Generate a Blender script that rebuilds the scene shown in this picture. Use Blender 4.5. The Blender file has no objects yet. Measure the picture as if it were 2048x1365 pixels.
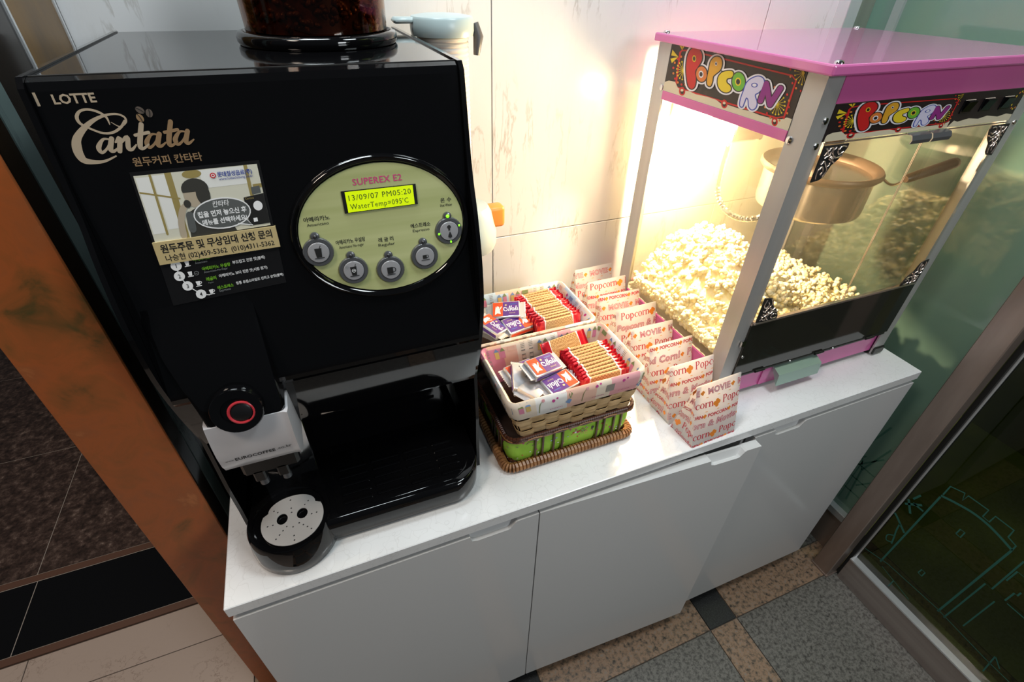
import bpy, bmesh, math, random
from mathutils import Vector, Matrix
random.seed(7)
SC = bpy.context.scene
COL = SC.collection
# ------------------------------------------------------------------ camera
cam_d = bpy.data.cameras.new('camera'); cam = bpy.data.objects.new('camera', cam_d); COL.objects.link(cam)
RW = Matrix(((0.9280829, -0.3718939, 0.0188951), (0.2113663, 0.5678944, 0.7955000), (-0.3065720, -0.7342962, 0.6056590)))
cam.matrix_world = Matrix.Translation((0.23458, -0.42613, 0.69876)) @ RW.transposed().to_4x4()
cam_d.sensor_width = 36.0; cam_d.lens = 985.93 / 2048 * 36.0; cam_d.clip_start = 0.02
SC.camera = cam
# ------------------------------------------------------------------ world, lamps, exposure
world = bpy.data.worlds.new('world'); SC.world = world; world.use_nodes = True
world.node_tree.nodes['Background'].inputs[0].default_value = (0.62, 0.72, 0.8, 1)
world.node_tree.nodes['Background'].inputs[1].default_value = 0.05
def area(name, loc, target, sx, sy, power, col):
    l = bpy.data.lights.new(name, 'AREA'); l.shape = 'RECTANGLE'; l.size = sx; l.size_y = sy; l.energy = power; l.color = col
    o = bpy.data.objects.new(name, l); COL.objects.link(o); o.location = loc
    o.rotation_euler = (Vector(target) - Vector(loc)).to_track_quat('-Z', 'Y').to_euler()
    return o
area('ceiling_and_fill_light', (1.0, -0.25, 1.75), (0.8, 0.1, 0), 0.35, 0.35, 11.5, (0.88, 0.97, 1.0))
area('ceiling_and_fill_light', (-0.55, -0.35, 1.75), (0.2, 0.1, 0), 0.3, 0.3, 11, (1.0, 0.84, 0.70))
area('ceiling_and_fill_light', (1.36, -1.9, 1.15), (0.9, 0.1, -0.1), 0.5, 0.6, 17, (0.92, 0.97, 1.0))  # added low fill from the front, not a ceiling lamp
area('ceiling_and_fill_light', (0.15, 0.18, 1.72), (0.1, 0.5, 0.6), 0.5, 0.2, 13.0, (0.86, 0.96, 1.0))  # cool fill added to brighten the wall above the coffee machine
area('ceiling_and_fill_light', (-1.0, 0.9, 1.7), (-0.7, 0.6, -0.8), 0.4, 0.4, 9, (1.0, 0.80, 0.62))
area('hall_fill_light', (2.1, -0.5, 1.7), (2.1, -0.4, -0.8), 0.6, 0.6, 10, (0.9, 0.95, 0.6))  # added fill that lifts the hall seen through the dark glass
vs = SC.view_settings
SC.display_settings.display_device = 'sRGB'
vs.view_transform = 'Standard'; vs.look = 'None'; vs.exposure = 0.0; vs.gamma = 1.0; vs.use_curve_mapping = False
SC.cycles.max_bounces = 12; SC.cycles.transparent_max_bounces = 24
SC.cycles.caustics_reflective = False; SC.cycles.caustics_refractive = False
SC.cycles.use_denoising = True
SC.cycles.sample_clamp_indirect = 6.0
FZ = -0.8        # floor level; the counter's front left top corner is the origin
# ------------------------------------------------------------------ materials
MATS = {}
def nodes(m):
    return m.node_tree.nodes, m.node_tree.links
def mat(name, col, rough=0.5, metal=0.0, coat=0.0, emit=0.0, spec=0.5, trans=0.0):
    if name in MATS: return MATS[name]
    m = bpy.data.materials.new(name); m.use_nodes = True
    b = m.node_tree.nodes['Principled BSDF']
    b.inputs['Base Color'].default_value = (*col, 1); b.inputs['Roughness'].default_value = rough
    b.inputs['Metallic'].default_value = metal; b.inputs['Coat Weight'].default_value = coat
    b.inputs['Specular IOR Level'].default_value = spec
    if emit: b.inputs['Emission Color'].default_value = (*col, 1); b.inputs['Emission Strength'].default_value = emit
    if trans: b.inputs['Transmission Weight'].default_value = trans
    m.diffuse_color = (*col, 1)
    MATS[name] = m; return m
def noise_mat(name, stops, scale=20, detail=4, rough=0.5, metal=0.0, dist=0.0, stretch=(1, 1, 1), bump=0.0, coat=0.0, spec=0.5, rot=(0, 0, 0), nrough=0.6):
    m = mat(name, stops[0][1], rough, metal, coat, spec=spec)
    n, l = nodes(m); b = n['Principled BSDF']
    tc = n.new('ShaderNodeTexCoord'); mp = n.new('ShaderNodeMapping'); mp.inputs['Scale'].default_value = stretch; mp.inputs['Rotation'].default_value = rot
    nz = n.new('ShaderNodeTexNoise'); nz.inputs['Scale'].default_value = scale; nz.inputs['Detail'].default_value = detail
    nz.inputs['Distortion'].default_value = dist; nz.inputs['Roughness'].default_value = nrough
    cr = n.new('ShaderNodeValToRGB'); el = cr.color_ramp.elements
    while len(el) < len(stops): el.new(0.5)
    for e, (p, c) in zip(el, stops): e.position = p; e.color = (*c, 1)
    l.new(tc.outputs['Object'], mp.inputs[0]); l.new(mp.outputs[0], nz.inputs['Vector']); l.new(nz.outputs['Fac'], cr.inputs[0]); l.new(cr.outputs[0], b.inputs['Base Color'])
    if bump:
        bp = n.new('ShaderNodeBump'); bp.inputs['Strength'].default_value = bump; bp.inputs['Distance'].default_value = 0.002
        l.new(nz.outputs['Fac'], bp.inputs['Height']); l.new(bp.outputs[0], b.inputs['Normal'])
    return m
def glass_mat(name, tint=(1, 1, 1), refl=1.0, rough=0.0, ior=1.45, haze=None, hazef=0.0):
    m = bpy.data.materials.new(name); m.use_nodes = True; n, l = nodes(m); n.clear()
    out = n.new('ShaderNodeOutputMaterial'); tr = n.new('ShaderNodeBsdfTransparent'); tr.inputs[0].default_value = (*tint, 1)
    gl = n.new('ShaderNodeBsdfGlossy'); gl.inputs['Roughness'].default_value = rough
    lw = n.new('ShaderNodeLayerWeight'); lw.inputs[0].default_value = 0.5          # facing = 1 - |cos|: the same from both sides of a thin pane
    pw = n.new('ShaderNodeMath'); pw.operation = 'POWER'; pw.inputs[1].default_value = 5.0
    r0 = ((ior - 1) / (ior + 1)) ** 2
    mu = n.new('ShaderNodeMath'); mu.operation = 'MULTIPLY_ADD'; mu.inputs[1].default_value = (1 - r0) * refl; mu.inputs[2].default_value = r0 * refl; mu.use_clamp = True
    mx = n.new('ShaderNodeMixShader'); l.new(lw.outputs['Facing'], pw.inputs[0]); l.new(pw.outputs[0], mu.inputs[0]); l.new(mu.outputs[0], mx.inputs[0])
    src = tr
    if haze:
        df = n.new('ShaderNodeBsdfTranslucent'); df.inputs[0].default_value = (*haze, 1)
        m2 = n.new('ShaderNodeMixShader'); m2.inputs[0].default_value = hazef; l.new(tr.outputs[0], m2.inputs[1]); l.new(df.outputs[0], m2.inputs[2]); src = m2
    l.new(src.outputs[0], mx.inputs[1]); l.new(gl.outputs[0], mx.inputs[2]); l.new(mx.outputs[0], out.inputs[0])
    MATS[name] = m; return m
def paper_mat(name, col, tl=0.4):
    m = bpy.data.materials.new(name); m.use_nodes = True; n, l = nodes(m); n.clear()
    out = n.new('ShaderNodeOutputMaterial'); d = n.new('ShaderNodeBsdfDiffuse'); d.inputs[0].default_value = (*col, 1)
    t = n.new('ShaderNodeBsdfTranslucent'); t.inputs[0].default_value = (*[c * 0.95 for c in col], 1)
    mx = n.new('ShaderNodeMixShader'); mx.inputs[0].default_value = tl
    l.new(d.outputs[0], mx.inputs[1]); l.new(t.outputs[0], mx.inputs[2]); l.new(mx.outputs[0], out.inputs[0])
    MATS[name] = m; return m
# ------------------------------------------------------------------ mesh building
class MB:
    """collects vertices and faces in world coordinates"""
    def __init__(s): s.v = []; s.f = []; s.m = []
    def add(s, vs, fs, mi=0):
        o = len(s.v); s.v += [tuple(v) for v in vs]; s.f += [tuple(i + o for i in f) for f in fs]; s.m += [mi] * len(fs); return s
    def box(s, x0, x1, y0, y1, z0, z1, bev=0.0, mi=0, seg=1):
        if bev <= 0:
            v = [(x, y, z) for z in (z0, z1) for y in (y0, y1) for x in (x0, x1)]
            return s.add(v, [(0, 2, 3, 1), (4, 5, 7, 6), (0, 1, 5, 4), (2, 6, 7, 3), (0, 4, 6, 2), (1, 3, 7, 5)], mi)
        bm = bmesh.new(); bmesh.ops.create_cube(bm, size=1)
        for q in bm.verts: q.co = Vector(((x0 + x1) / 2 + q.co.x * (x1 - x0), (y0 + y1) / 2 + q.co.y * (y1 - y0), (z0 + z1) / 2 + q.co.z * (z1 - z0)))
        bmesh.ops.bevel(bm, geom=bm.edges[:], offset=bev, segments=seg, affect='EDGES', profile=0.5)
        bm.verts.index_update(); s.add([q.co[:] for q in bm.verts], [[q.index for q in f.verts] for f in bm.faces], mi); bm.free(); return s
    def prism(s, poly, a0, a1, axis='x', mi=0):
        """poly in the other two axes (y,z for x; x,z for y; x,y for z)"""
        n = len(poly)
        def pt(p, a): return (a, p[0], p[1]) if axis == 'x' else ((p[0], a, p[1]) if axis == 'y' else (p[0], p[1], a))
        v = [pt(p, a0) for p in poly] + [pt(p, a1) for p in poly]
        return s.add(v, [tuple(range(n)), tuple(range(2 * n - 1, n - 1, -1))] + [(i, i + n, (i + 1) % n + n, (i + 1) % n) for i in range(n)], mi)
    def loft(s, rings, cap=True, mi=0, closed=True):
        n = len(rings[0]); v = [p for r in rings for p in r]; f = []
        for k in range(len(rings) - 1):
            for i in range(n if closed else n - 1): f.append((k * n + i, k * n + (i + 1) % n, (k + 1) * n + (i + 1) % n, (k + 1) * n + i))
        if cap: f += [tuple(range(n - 1, -1, -1)), tuple(range((len(rings) - 1) * n, len(rings) * n))]
        return s.add(v, f, mi)
    def lathe(s, prof, c, n=32, cap=True, mi=0, axis=(0, 0, 1), sx=1, sy=1):
        q = Vector((0, 0, 1)).rotation_difference(Vector(axis).normalized())
        rings = [[tuple(Vector(c) + q @ Vector((r * math.cos(t) * sx, r * math.sin(t) * sy, z))) for t in [2 * math.pi * i / n for i in range(n)]] for r, z in prof]
        return s.loft(rings, cap, mi)
    def tube(s, pts, r, n=8, cap=True, mi=0, closed=False):
        pts = [Vector(p) for p in pts]; rings = []; N = len(pts); up = None
        for i, p in enumerate(pts):
            a = pts[(i - 1) % N] if (closed or i > 0) else p; b = pts[(i + 1) % N] if (closed or i < N - 1) else p
            t = (b - a).normalized()
            if up is None: up = Vector((0, 0, 1)) if abs(t.z) < 0.9 else Vector((1, 0, 0))
            x = t.cross(up); 
            if x.length < 1e-6: x = t.cross(Vector((0.3, 1, 0.2)))
            x.normalize(); y = x.cross(t).normalized(); up = y
            rr = r[i] if isinstance(r, (list, tuple)) else r
            rings.append([tuple(p + x * math.cos(2 * math.pi * k / n) * rr + y * math.sin(2 * math.pi * k / n) * rr) for k in range(n)])
        if closed: rings.append(rings[0])
        return s.loft(rings, cap and not closed, mi)
    def ball(s, c, r, sub=1, mi=0, sc=(1, 1, 1), rot=None):
        vs, fs = ico(sub); R_ = rot or Matrix.Identity(3)
        return s.add([tuple(Vector(c) + R_ @ Vector((p[0] * r * sc[0], p[1] * r * sc[1], p[2] * r * sc[2]))) for p in vs], fs, mi)
    def xf(s, M):
        s.v = [tuple(M @ Vector(p)) for p in s.v]; return s
    def mesh(s, name, mats, org=(0, 0, 0), angle=35):
        me = bpy.data.meshes.new(name)
        me.from_pydata([(p[0] - org[0], p[1] - org[1], p[2] - org[2]) for p in s.v], [], s.f)
        for q in (mats if isinstance(mats, (list, tuple)) else [mats]): me.materials.append(q)
        if s.m and max(s.m) > 0: me.polygons.foreach_set('material_index', s.m)
        if angle is not None:
            me.polygons.foreach_set('use_smooth', [True] * len(me.polygons)); me.set_sharp_from_angle(angle=math.radians(angle))
        me.update(); return me
    def part(s, name, mats, parent, angle=35, label=None):
        """a mesh that is a child of the thing or part given"""
        root = parent
        while root.parent: root = root.parent
        return put(name, s.mesh(name, mats, ORG.get(root.name, (0, 0, 0)), angle), parent, label)
    def thing(s, name, mats, label, cat, group=None, org=None, angle=35):
        if org is None:
            xs, ys, zs = zip(*s.v); org = ((min(xs) + max(xs)) / 2, (min(ys) + max(ys)) / 2, min(zs))
        o = put(name, s.mesh(name, mats, org, angle), None); o.location = org; ORG[o.name] = org
        return tag(o, label, cat, group)
    def struct(s, name, mats, parent=None, angle=35):
        o = put(name, s.mesh(name, mats, (0, 0, 0), angle), parent)
        if not parent: o['kind'] = 'structure'
        return o
ORG = {}
_ICO = {}
def ico(sub):
    if sub not in _ICO:
        bm = bmesh.new(); bmesh.ops.create_icosphere(bm, subdivisions=sub, radius=1); bm.verts.index_update()
        _ICO[sub] = ([q.co[:] for q in bm.verts], [[q.index for q in f.verts] for f in bm.faces]); bm.free()
    return _ICO[sub]
def put(name, me, parent, label=None):
    o = bpy.data.objects.new(name, me); COL.objects.link(o)
    if parent: o.parent = parent
    if label: o['label'] = label
    return o
def tag(o, label, cat, group=None):
    o['label'] = label; o['category'] = cat
    if group: o['group'] = group
    return o
def thing(name, loc, label, cat, group=None):
    o = bpy.data.objects.new(name, None); COL.objects.link(o); o.location = loc; o.empty_display_size = 0.05; ORG[o.name] = loc
    return tag(o, label, cat, group)
def piece(name, me, parent, loc=(0, 0, 0), M=None):
    """one of many alike pieces sharing mesh data"""
    o = bpy.data.objects.new(name, me); COL.objects.link(o); o.parent = parent
    if M is not None: o.matrix_local = M
    else: o.location = loc
    return o
# ------------------------------------------------------------------ flat artwork (printing, lettering): polygons in 2D, laid on a surface
def spline(pts, closed=False, k=6):
    n = len(pts); out = []
    if n < 3 and not closed: return list(pts)
    for i in range(n if closed else n - 1):
        g = lambda j: pts[j % n] if closed else pts[max(0, min(n - 1, j))]
        p0, p1, p2, p3 = g(i - 1), g(i), g(i + 1), g(i + 2)
        for t in [q / k for q in range(k)]:
            out.append(tuple(0.5 * (2 * b + (c - a) * t + (2 * a - 5 * b + 4 * c - d) * t * t + (3 * b - a - 3 * c + d) * t ** 3) for a, b, c, d in zip(p0, p1, p2, p3)))
    if not closed: out.append(tuple(pts[-1]))
    return out
def disc(c, r, n=14, ry=None): return [[(c[0] + r * math.cos(2 * math.pi * i / n), c[1] + (ry or r) * math.sin(2 * math.pi * i / n)) for i in range(n)]]
def annulus(c, rx, ry, rx2, ry2, n=22):
    a = [2 * math.pi * i / n for i in range(n + 1)]
    return [[(c[0] + rx * math.cos(a[i]), c[1] + ry * math.sin(a[i])), (c[0] + rx * math.cos(a[i + 1]), c[1] + ry * math.sin(a[i + 1])), (c[0] + rx2 * math.cos(a[i + 1]), c[1] + ry2 * math.sin(a[i + 1])), (c[0] + rx2 * math.cos(a[i]), c[1] + ry2 * math.sin(a[i]))] for i in range(n)]
def rect(x0, y0, x1, y1): return [[(x0, y0), (x1, y0), (x1, y1), (x0, y1)]]
def rib(pts, w, closed=False, k=6, smooth=True, caps=True, capn=10):
    """a stroke: points and width (number or one per point)"""
    if not isinstance(w, (list, tuple)): w = [w] * len(pts)
    p3 = [(p[0], p[1], q) for p, q in zip(pts, w)]
    s = spline(p3, closed, k) if smooth else p3
    out = []; n = len(s); L = []
    for i in range(n):
        a = s[(i - 1) % n] if (closed or i > 0) else s[i]; b = s[(i + 1) % n] if (closed or i < n - 1) else s[i]
        dx, dy = b[0] - a[0], b[1] - a[1]; d = math.hypot(dx, dy) or 1
        nx, ny = -dy / d * s[i][2] / 2, dx / d * s[i][2] / 2
        L.append(((s[i][0] + nx, s[i][1] + ny), (s[i][0] - nx, s[i][1] - ny)))
    for i in range(n if closed else n - 1):
        j = (i + 1) % n; out.append([L[i][0], L[i][1], L[j][1], L[j][0]])
    if caps and not closed:
        out += disc(s[0][:2], s[0][2] / 2, capn) + disc(s[-1][:2], s[-1][2] / 2, capn)
    if caps and not smooth: 
        for q in s[1:-1]: out += disc(q[:2], q[2] / 2, capn)
    return out
_TX = {}
def text(body, size=1.0, bold=0.0, align='LEFT', shear=0.0, spacing=1.0, res=2, sx=1.0):
    key = (body, bold, align, shear, spacing, res)
    if key not in _TX:
        cu = bpy.data.curves.new('t', 'FONT'); cu.body = body; cu.size = 1; cu.align_x = align; cu.offset = bold; cu.shear = shear; cu.space_character = spacing; cu.resolution_u = res
        o = bpy.data.objects.new('t', cu); me = o.to_mesh()
        _TX[key] = [[(me.vertices[i].co.x, me.vertices[i].co.y) for i in p.vertices] for p in me.polygons]
        o.to_mesh_clear(); bpy.data.objects.remove(o); bpy.data.curves.remove(cu)
    return [[(x * size * sx, y * size) for x, y in p] for p in _TX[key]]
def fit(polys, x0, x1, y0, h=None):
    """scale polys to span x0..x1 with the baseline at y0"""
    xs = [p[0] for q in polys for p in q]; a, b = min(xs), max(xs); s = (x1 - x0) / (b - a)
    ys = [p[1] for q in polys for p in q]; sy = s if h is None else h / max(1e-9, max(ys))
    return [[(x0 + (x - a) * s, y0 + y * sy) for x, y in q] for q in polys]
def mv(polys, dx=0, dy=0, s=1, rot=0, sy=None):
    c, n = math.cos(rot), math.sin(rot); sy = s if sy is None else sy
    return [[(dx + (x * s) * c - (y * sy) * n, dy + (x * s) * n + (y * sy) * c) for x, y in q] for q in polys]
def clip_poly(q, x0, x1, y0, y1):
    for ax, lim, sg in ((0, x0, 1), (0, x1, -1), (1, y0, 1), (1, y1, -1)):
        out = []
        for i in range(len(q)):
            a, b = q[i - 1], q[i]; da, db = sg * (a[ax] - lim), sg * (b[ax] - lim)
            if (da >= 0) != (db >= 0):
                t = da / (da - db); out.append((a[0] + (b[0] - a[0]) * t, a[1] + (b[1] - a[1]) * t))
            if db >= 0: out.append(b)
        q = out
        if len(q) < 3: return None
    return q
class Art:
    def __init__(s): s.it = []
    def add(s, polys, m, h=1.0, clip=None):
        for q in polys:
            if clip: q = clip_poly(q, *clip)
            if q and len(q) > 2: s.it.append((q, m, h))
        return s
    def merge(s, o, f=None, clip=None):
        for q, m, h in o.it:
            q2 = [f(*p) for p in q] if f else q
            if clip: q2 = clip_poly(q2, *clip)
            if q2 and len(q2) > 2: s.it.append((q2, m, h))
        return s
    def mb(s, f3, step=0.00018):
        b = MB(); names = []
        for k, (q, m, h) in enumerate(s.it):
            if m not in names: names.append(m)
            if sum(q[i - 1][0] * q[i][1] - q[i][0] * q[i - 1][1] for i in range(len(q))) < 0: q = q[::-1]
            b.add([f3(p[0], p[1], h * step + (k % 40) * 1.2e-6) for p in q], [tuple(range(len(q)))], names.index(m))
        return b, [MATS[n] for n in names]
    def part(s, name, f3, parent, step=0.00018, label=None):
        b, ms = s.mb(f3, step); return b.part(name, ms, parent, angle=None, label=label)
def frame(o, u, v, flip=1):
    o, u, v = Vector(o), Vector(u), Vector(v); n = u.cross(v).normalized() * flip
    return lambda a, b, h: tuple(o + u * a + v * b + n * h)
def homog(src, dst):
    """projective map taking four source points to four destination points"""
    A = []; B = []
    for (x, y), (X, Y) in zip(src, dst):
        A.append([x, y, 1, 0, 0, 0, -X * x, -X * y]); B.append(X); A.append([0, 0, 0, x, y, 1, -Y * x, -Y * y]); B.append(Y)
    n = 8; M = [r + [b] for r, b in zip(A, B)]
    for i in range(n):
        p = max(range(i, n), key=lambda r: abs(M[r][i])); M[i], M[p] = M[p], M[i]
        for r in range(n):
            if r != i:
                k = M[r][i] / M[i][i]; M[r] = [a - k * b for a, b in zip(M[r], M[i])]
    h = [M[i][n] / M[i][i] for i in range(n)] + [1]
    return lambda x, y: ((h[0] * x + h[1] * y + h[2]) / (h[6] * x + h[7] * y + 1), (h[3] * x + h[4] * y + h[5]) / (h[6] * x + h[7] * y + 1))
# stroke-built serif letters for printed words: unit = x-height
def _st(x, y0, y1, w=0.22, s=0.2, bot=True, top=True):
    r = rect(x - w / 2, y0, x + w / 2, y1)
    if bot: r += rect(x - s, y0, x + s, y0 + 0.07)
    if top: r += rect(x - s, y1 - 0.07, x + w / 2, y1)
    return r
def serif(word):
    out = []; x = 0.0
    for ch in word:
        g = []; adv = 1.0
        if ch == 'P':
            g = _st(0.25, 0, 1.45) + rib([(0.25, 1.41), (0.62, 1.40), (0.86, 1.08), (0.62, 0.74), (0.25, 0.72)], [0.08, 0.12, 0.23, 0.12, 0.08], k=5, caps=False); adv = 1.08
        elif ch == 'p':
            g = _st(0.22, -0.45, 1.0) + rib([(0.28, 0.8), (0.55, 0.98), (0.86, 0.5), (0.55, 0.02), (0.28, 0.2)], [0.06, 0.13, 0.23, 0.13, 0.06], k=5, caps=False); adv = 1.06
        elif ch == 'o':
            g = annulus((0.5, 0.5), 0.46, 0.53, 0.24, 0.44); adv = 1.02
        elif ch == 'c':
            g = rib([(0.8, 0.8), (0.5, 0.98), (0.16, 0.5), (0.5, 0.02), (0.84, 0.22)], [0.16, 0.1, 0.23, 0.1, 0.06], k=6); adv = 0.92
        elif ch == 'r':
            g = _st(0.22, 0, 1.0) + rib([(0.28, 0.7), (0.45, 0.92), (0.68, 0.86)], [0.06, 0.1, 0.2], k=4); adv = 0.76
        elif ch == 'n':
            g = _st(0.22, 0, 1.0) + rib([(0.28, 0.72), (0.55, 0.97), (0.78, 0.72), (0.8, 0.03)], [0.06, 0.12, 0.22, 0.22], k=5, caps=False) + rect(0.6, 0, 1.0, 0.07); adv = 1.08
        elif ch == ' ': adv = 0.6
        else:
            g = text(ch, 1.4, 0.02); adv = 0.8
        out += mv(g, x, 0); x += adv
    return out
# ------------------------------------------------------------------ surface materials
noise_mat('grey_granite', [(0.30, (0.025, 0.023, 0.020)), (0.46, (0.105, 0.098, 0.088)), (0.6, (0.19, 0.18, 0.16)), (0.72, (0.08, 0.075, 0.066))], 105, 3, 0.4, nrough=0.75)
noise_mat('pink_granite', [(0.32, (0.03, 0.025, 0.02)), (0.42, (0.15, 0.11, 0.08)), (0.54, (0.30, 0.19, 0.12)), (0.68, (0.24, 0.20, 0.165))], 80, 3, 0.35, nrough=0.7)
noise_mat('black_granite', [(0.35, (0.012, 0.013, 0.014)), (0.62, (0.03, 0.032, 0.034)), (0.75, (0.08, 0.085, 0.09))], 260, 3, 0.3)
noise_mat('brown_granite', [(0.33, (0.02, 0.013, 0.011)), (0.5, (0.07, 0.045, 0.038)), (0.62, (0.15, 0.105, 0.09)), (0.74, (0.42, 0.34, 0.30))], 42, 5, 0.35, nrough=0.75)
mat('black_polished', (0.006, 0.006, 0.007), 0.12)
mat('brown_strip', (0.16, 0.085, 0.06), 0.35); mat('grout', (0.1, 0.085, 0.075), 0.9); mat('pale_grout', (0.50, 0.47, 0.44), 0.8)
def marble(name, base, vein, rough, sc=1.0):
    m = mat(name, base, rough, spec=0.5); n, l = nodes(m); b = n['Principled BSDF']
    tc = n.new('ShaderNodeTexCoord'); mp = n.new('ShaderNodeMapping'); mp.inputs['Rotation'].default_value = (0.12, 0.42, 0.1); mp.inputs['Scale'].default_value = (7.5 * sc, 7.5 * sc, 1.5 * sc)
    n1 = n.new('ShaderNodeTexNoise'); n1.inputs['Scale'].default_value = 2.6; n1.inputs['Detail'].default_value = 6; n1.inputs['Distortion'].default_value = 0.25; n1.inputs['Roughness'].default_value = 0.6
    r1 = n.new('ShaderNodeValToRGB'); e = r1.color_ramp.elements; e[0].position = 0.480; e[0].color = (0, 0, 0, 1); e[1].position = 0.520; e[1].color = (0, 0, 0, 1); k = e.new(0.5); k.color = (1, 1, 1, 1)
    n2 = n.new('ShaderNodeTexNoise'); n2.inputs['Scale'].default_value = 6.0; n2.inputs['Detail'].default_value = 3
    r2 = n.new('ShaderNodeValToRGB'); e2 = r2.color_ramp.elements; e2[0].position = 0.5; e2[0].color = (0.03, 0.03, 0.03, 1); e2[1].position = 0.68; e2[1].color = (0.75, 0.75, 0.75, 1)
    mu = n.new('ShaderNodeMath'); mu.operation = 'MULTIPLY'
    mx = n.new('ShaderNodeMix'); mx.data_type = 'RGBA'; mx.inputs[6].default_value = (*base, 1); mx.inputs[7].default_value = (*vein, 1)
    l.new(tc.outputs['Object'], mp.inputs[0]); l.new(mp.outputs[0], n1.inputs['Vector']); l.new(tc.outputs['Object'], n2.inputs['Vector'])
    l.new(n1.outputs[0], r1.inputs[0]); l.new(n2.outputs[0], r2.inputs[0]); l.new(r1.outputs[0], mu.inputs[0]); l.new(r2.outputs[0], mu.inputs[1]); l.new(mu.outputs[0], mx.inputs[0]); l.new(mx.outputs[2], b.inputs['Base Color'])
    return m
marble('white_marble', (0.74, 0.735, 0.74), (0.36, 0.33, 0.29), 0.16)
marble('floor_marble', (0.60, 0.50, 0.44), (0.26, 0.18, 0.14), 0.2, 1.6)
noise_mat('rust_paint', [(0.27, (0.07, 0.06, 0.015)), (0.40, (0.30, 0.095, 0.022)), (0.52, (0.40, 0.105, 0.024)), (0.62, (0.34, 0.10, 0.028)), (0.75, (0.55, 0.20, 0.065))], 15, 8, 0.45, dist=0.8, stretch=(1, 1, 0.8))
noise_mat('dull_gold', [(0.3, (0.06, 0.03, 0.004)), (0.5, (0.15, 0.075, 0.008)), (0.75, (0.26, 0.13, 0.012))], 9, 4, 0.3, stretch=(1, 1, 0.4), metal=0.3)
marble('green_veined', (0.13, 0.18, 0.175), (0.03, 0.04, 0.04), 0.15)
mat('bronze_black', (0.012, 0.008, 0.005), 0.12); mat('bright_trim', (0.72, 0.74, 0.76), 0.25, 0.6)
noise_mat('steel_post', [(0.3, (0.27, 0.21, 0.18)), (0.7, (0.36, 0.285, 0.245))], 6, 3, 0.3, 0.55, stretch=(4, 4, 0.6))
noise_mat('brushed_steel', [(0.3, (0.50, 0.47, 0.45)), (0.7, (0.62, 0.59, 0.56))], 40, 2, 0.28, 0.9, stretch=(1, 1, 0.03))
noise_mat('plinth_steel', [(0.3, (0.34, 0.285, 0.26)), (0.7, (0.46, 0.40, 0.37))], 30, 2, 0.3, 0.75, stretch=(1, 0.04, 1))
mat('dark_seal', (0.008, 0.009, 0.009), 0.5)
m = mat('green_glass', (0.19, 0.32, 0.26), 0.06, coat=0.6)
mat('etch_line', (0.02, 0.115, 0.09), 0.6); mat('etch_faint', (0.075, 0.20, 0.15), 0.5)
glass_mat('dark_glass', (0.34, 0.38, 0.22), 1.0, 0.02, 1.5)
# ------------------------------------------------------------------ floor: every stone a piece
b = MB(); b.box(-3.2, 3.3, -3.0, 3.6, FZ - 0.05, FZ - 0.004)
floor = b.struct('floor', MATS['grout'])
def tiles(name, cells, m, par=None, z0=FZ - 0.006, z1=FZ, g=0.0012):
    for (x0, x1, y0, y1) in cells:
        bb = MB(); bb.box(x0 + g, x1 - g, y0 + g, y1 - g, z0, z1, 0.0006); put(name, bb.mesh(name, MATS[m]), par or floor)
X0, Y0, MOD, BW = 1.017, -0.073, 0.6, 0.095
sq, bx, by, gr = [], [], [], []
for i in range(-2, 4):
    for j in range(-4, 2):
        x, y = X0 + i * MOD, Y0 + j * MOD
        if x + BW < -0.1: continue
        sq.append((x, x + BW, y, y + BW)); bx.append((x + BW, x + MOD, y, y + BW)); by.append((x, x + BW, y + BW, y + MOD)); gr.append((x + BW, x + MOD, y + BW, y + MOD))
tiles('dark_stone', sq, 'black_granite'); tiles('band_stone', bx + by, 'pink_granite'); tiles('floor_tile', gr, 'grey_granite')
XL_ = -0.183
b = MB(); b.box(-2.7, -0.125, 0.545, 3.05, FZ - 0.004, FZ - 0.0012); b.struct('mortar_bed', MATS['pale_grout'], floor)
tiles('marble_tile', [(x, min(x + 0.62, XL_), y, y + h) for x in (-2.6, -1.98, -1.36, -0.74) for y, h in ((0.418, 0.118), (-0.19, 0.608), (-0.8, 0.61), (-1.41, 0.61))], 'floor_marble')
tiles('floor_strip', [(-2.4, XL_, 0.538, 0.562), (-2.4, XL_, 0.782, 0.806)], 'brown_strip', z1=FZ + 0.001)
tiles('black_tile', [(-2.4, -1.40, 0.562, 0.782), (-1.40, -0.787, 0.562, 0.782), (-0.787, XL_, 0.562, 0.782)], 'black_polished')
tiles('brown_tile', [(x, min(x + 0.6, 0.9), y, y + 0.55) for x in (-2.6, -2.0, -1.395, -0.795, -0.195, 0.405) for y in (0.806, 1.356, 1.906, 2.456)], 'brown_granite')
# ------------------------------------------------------------------ back wall of marble slabs
WY = 0.52
b = MB(); b.box(-0.12, 1.40, WY + 0.012, WY + 0.10, FZ, 1.75)
wall_back = b.struct('wall_back', MATS['pale_grout'])
for (x0, x1) in ((-0.03, 0.5765), (0.5785, 1.189), (1.191, 1.386)):
    for (z0, z1) in ((FZ, -0.392), (-0.39, 0.217), (0.219, 0.829), (0.831, 1.44), (1.442, 1.75)):
        bb = MB(); bb.box(x0, x1, WY, WY + 0.012, z0, z1, 0.0007); put('marble_slab', bb.mesh('marble_slab', MATS['white_marble']), wall_back)
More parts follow.
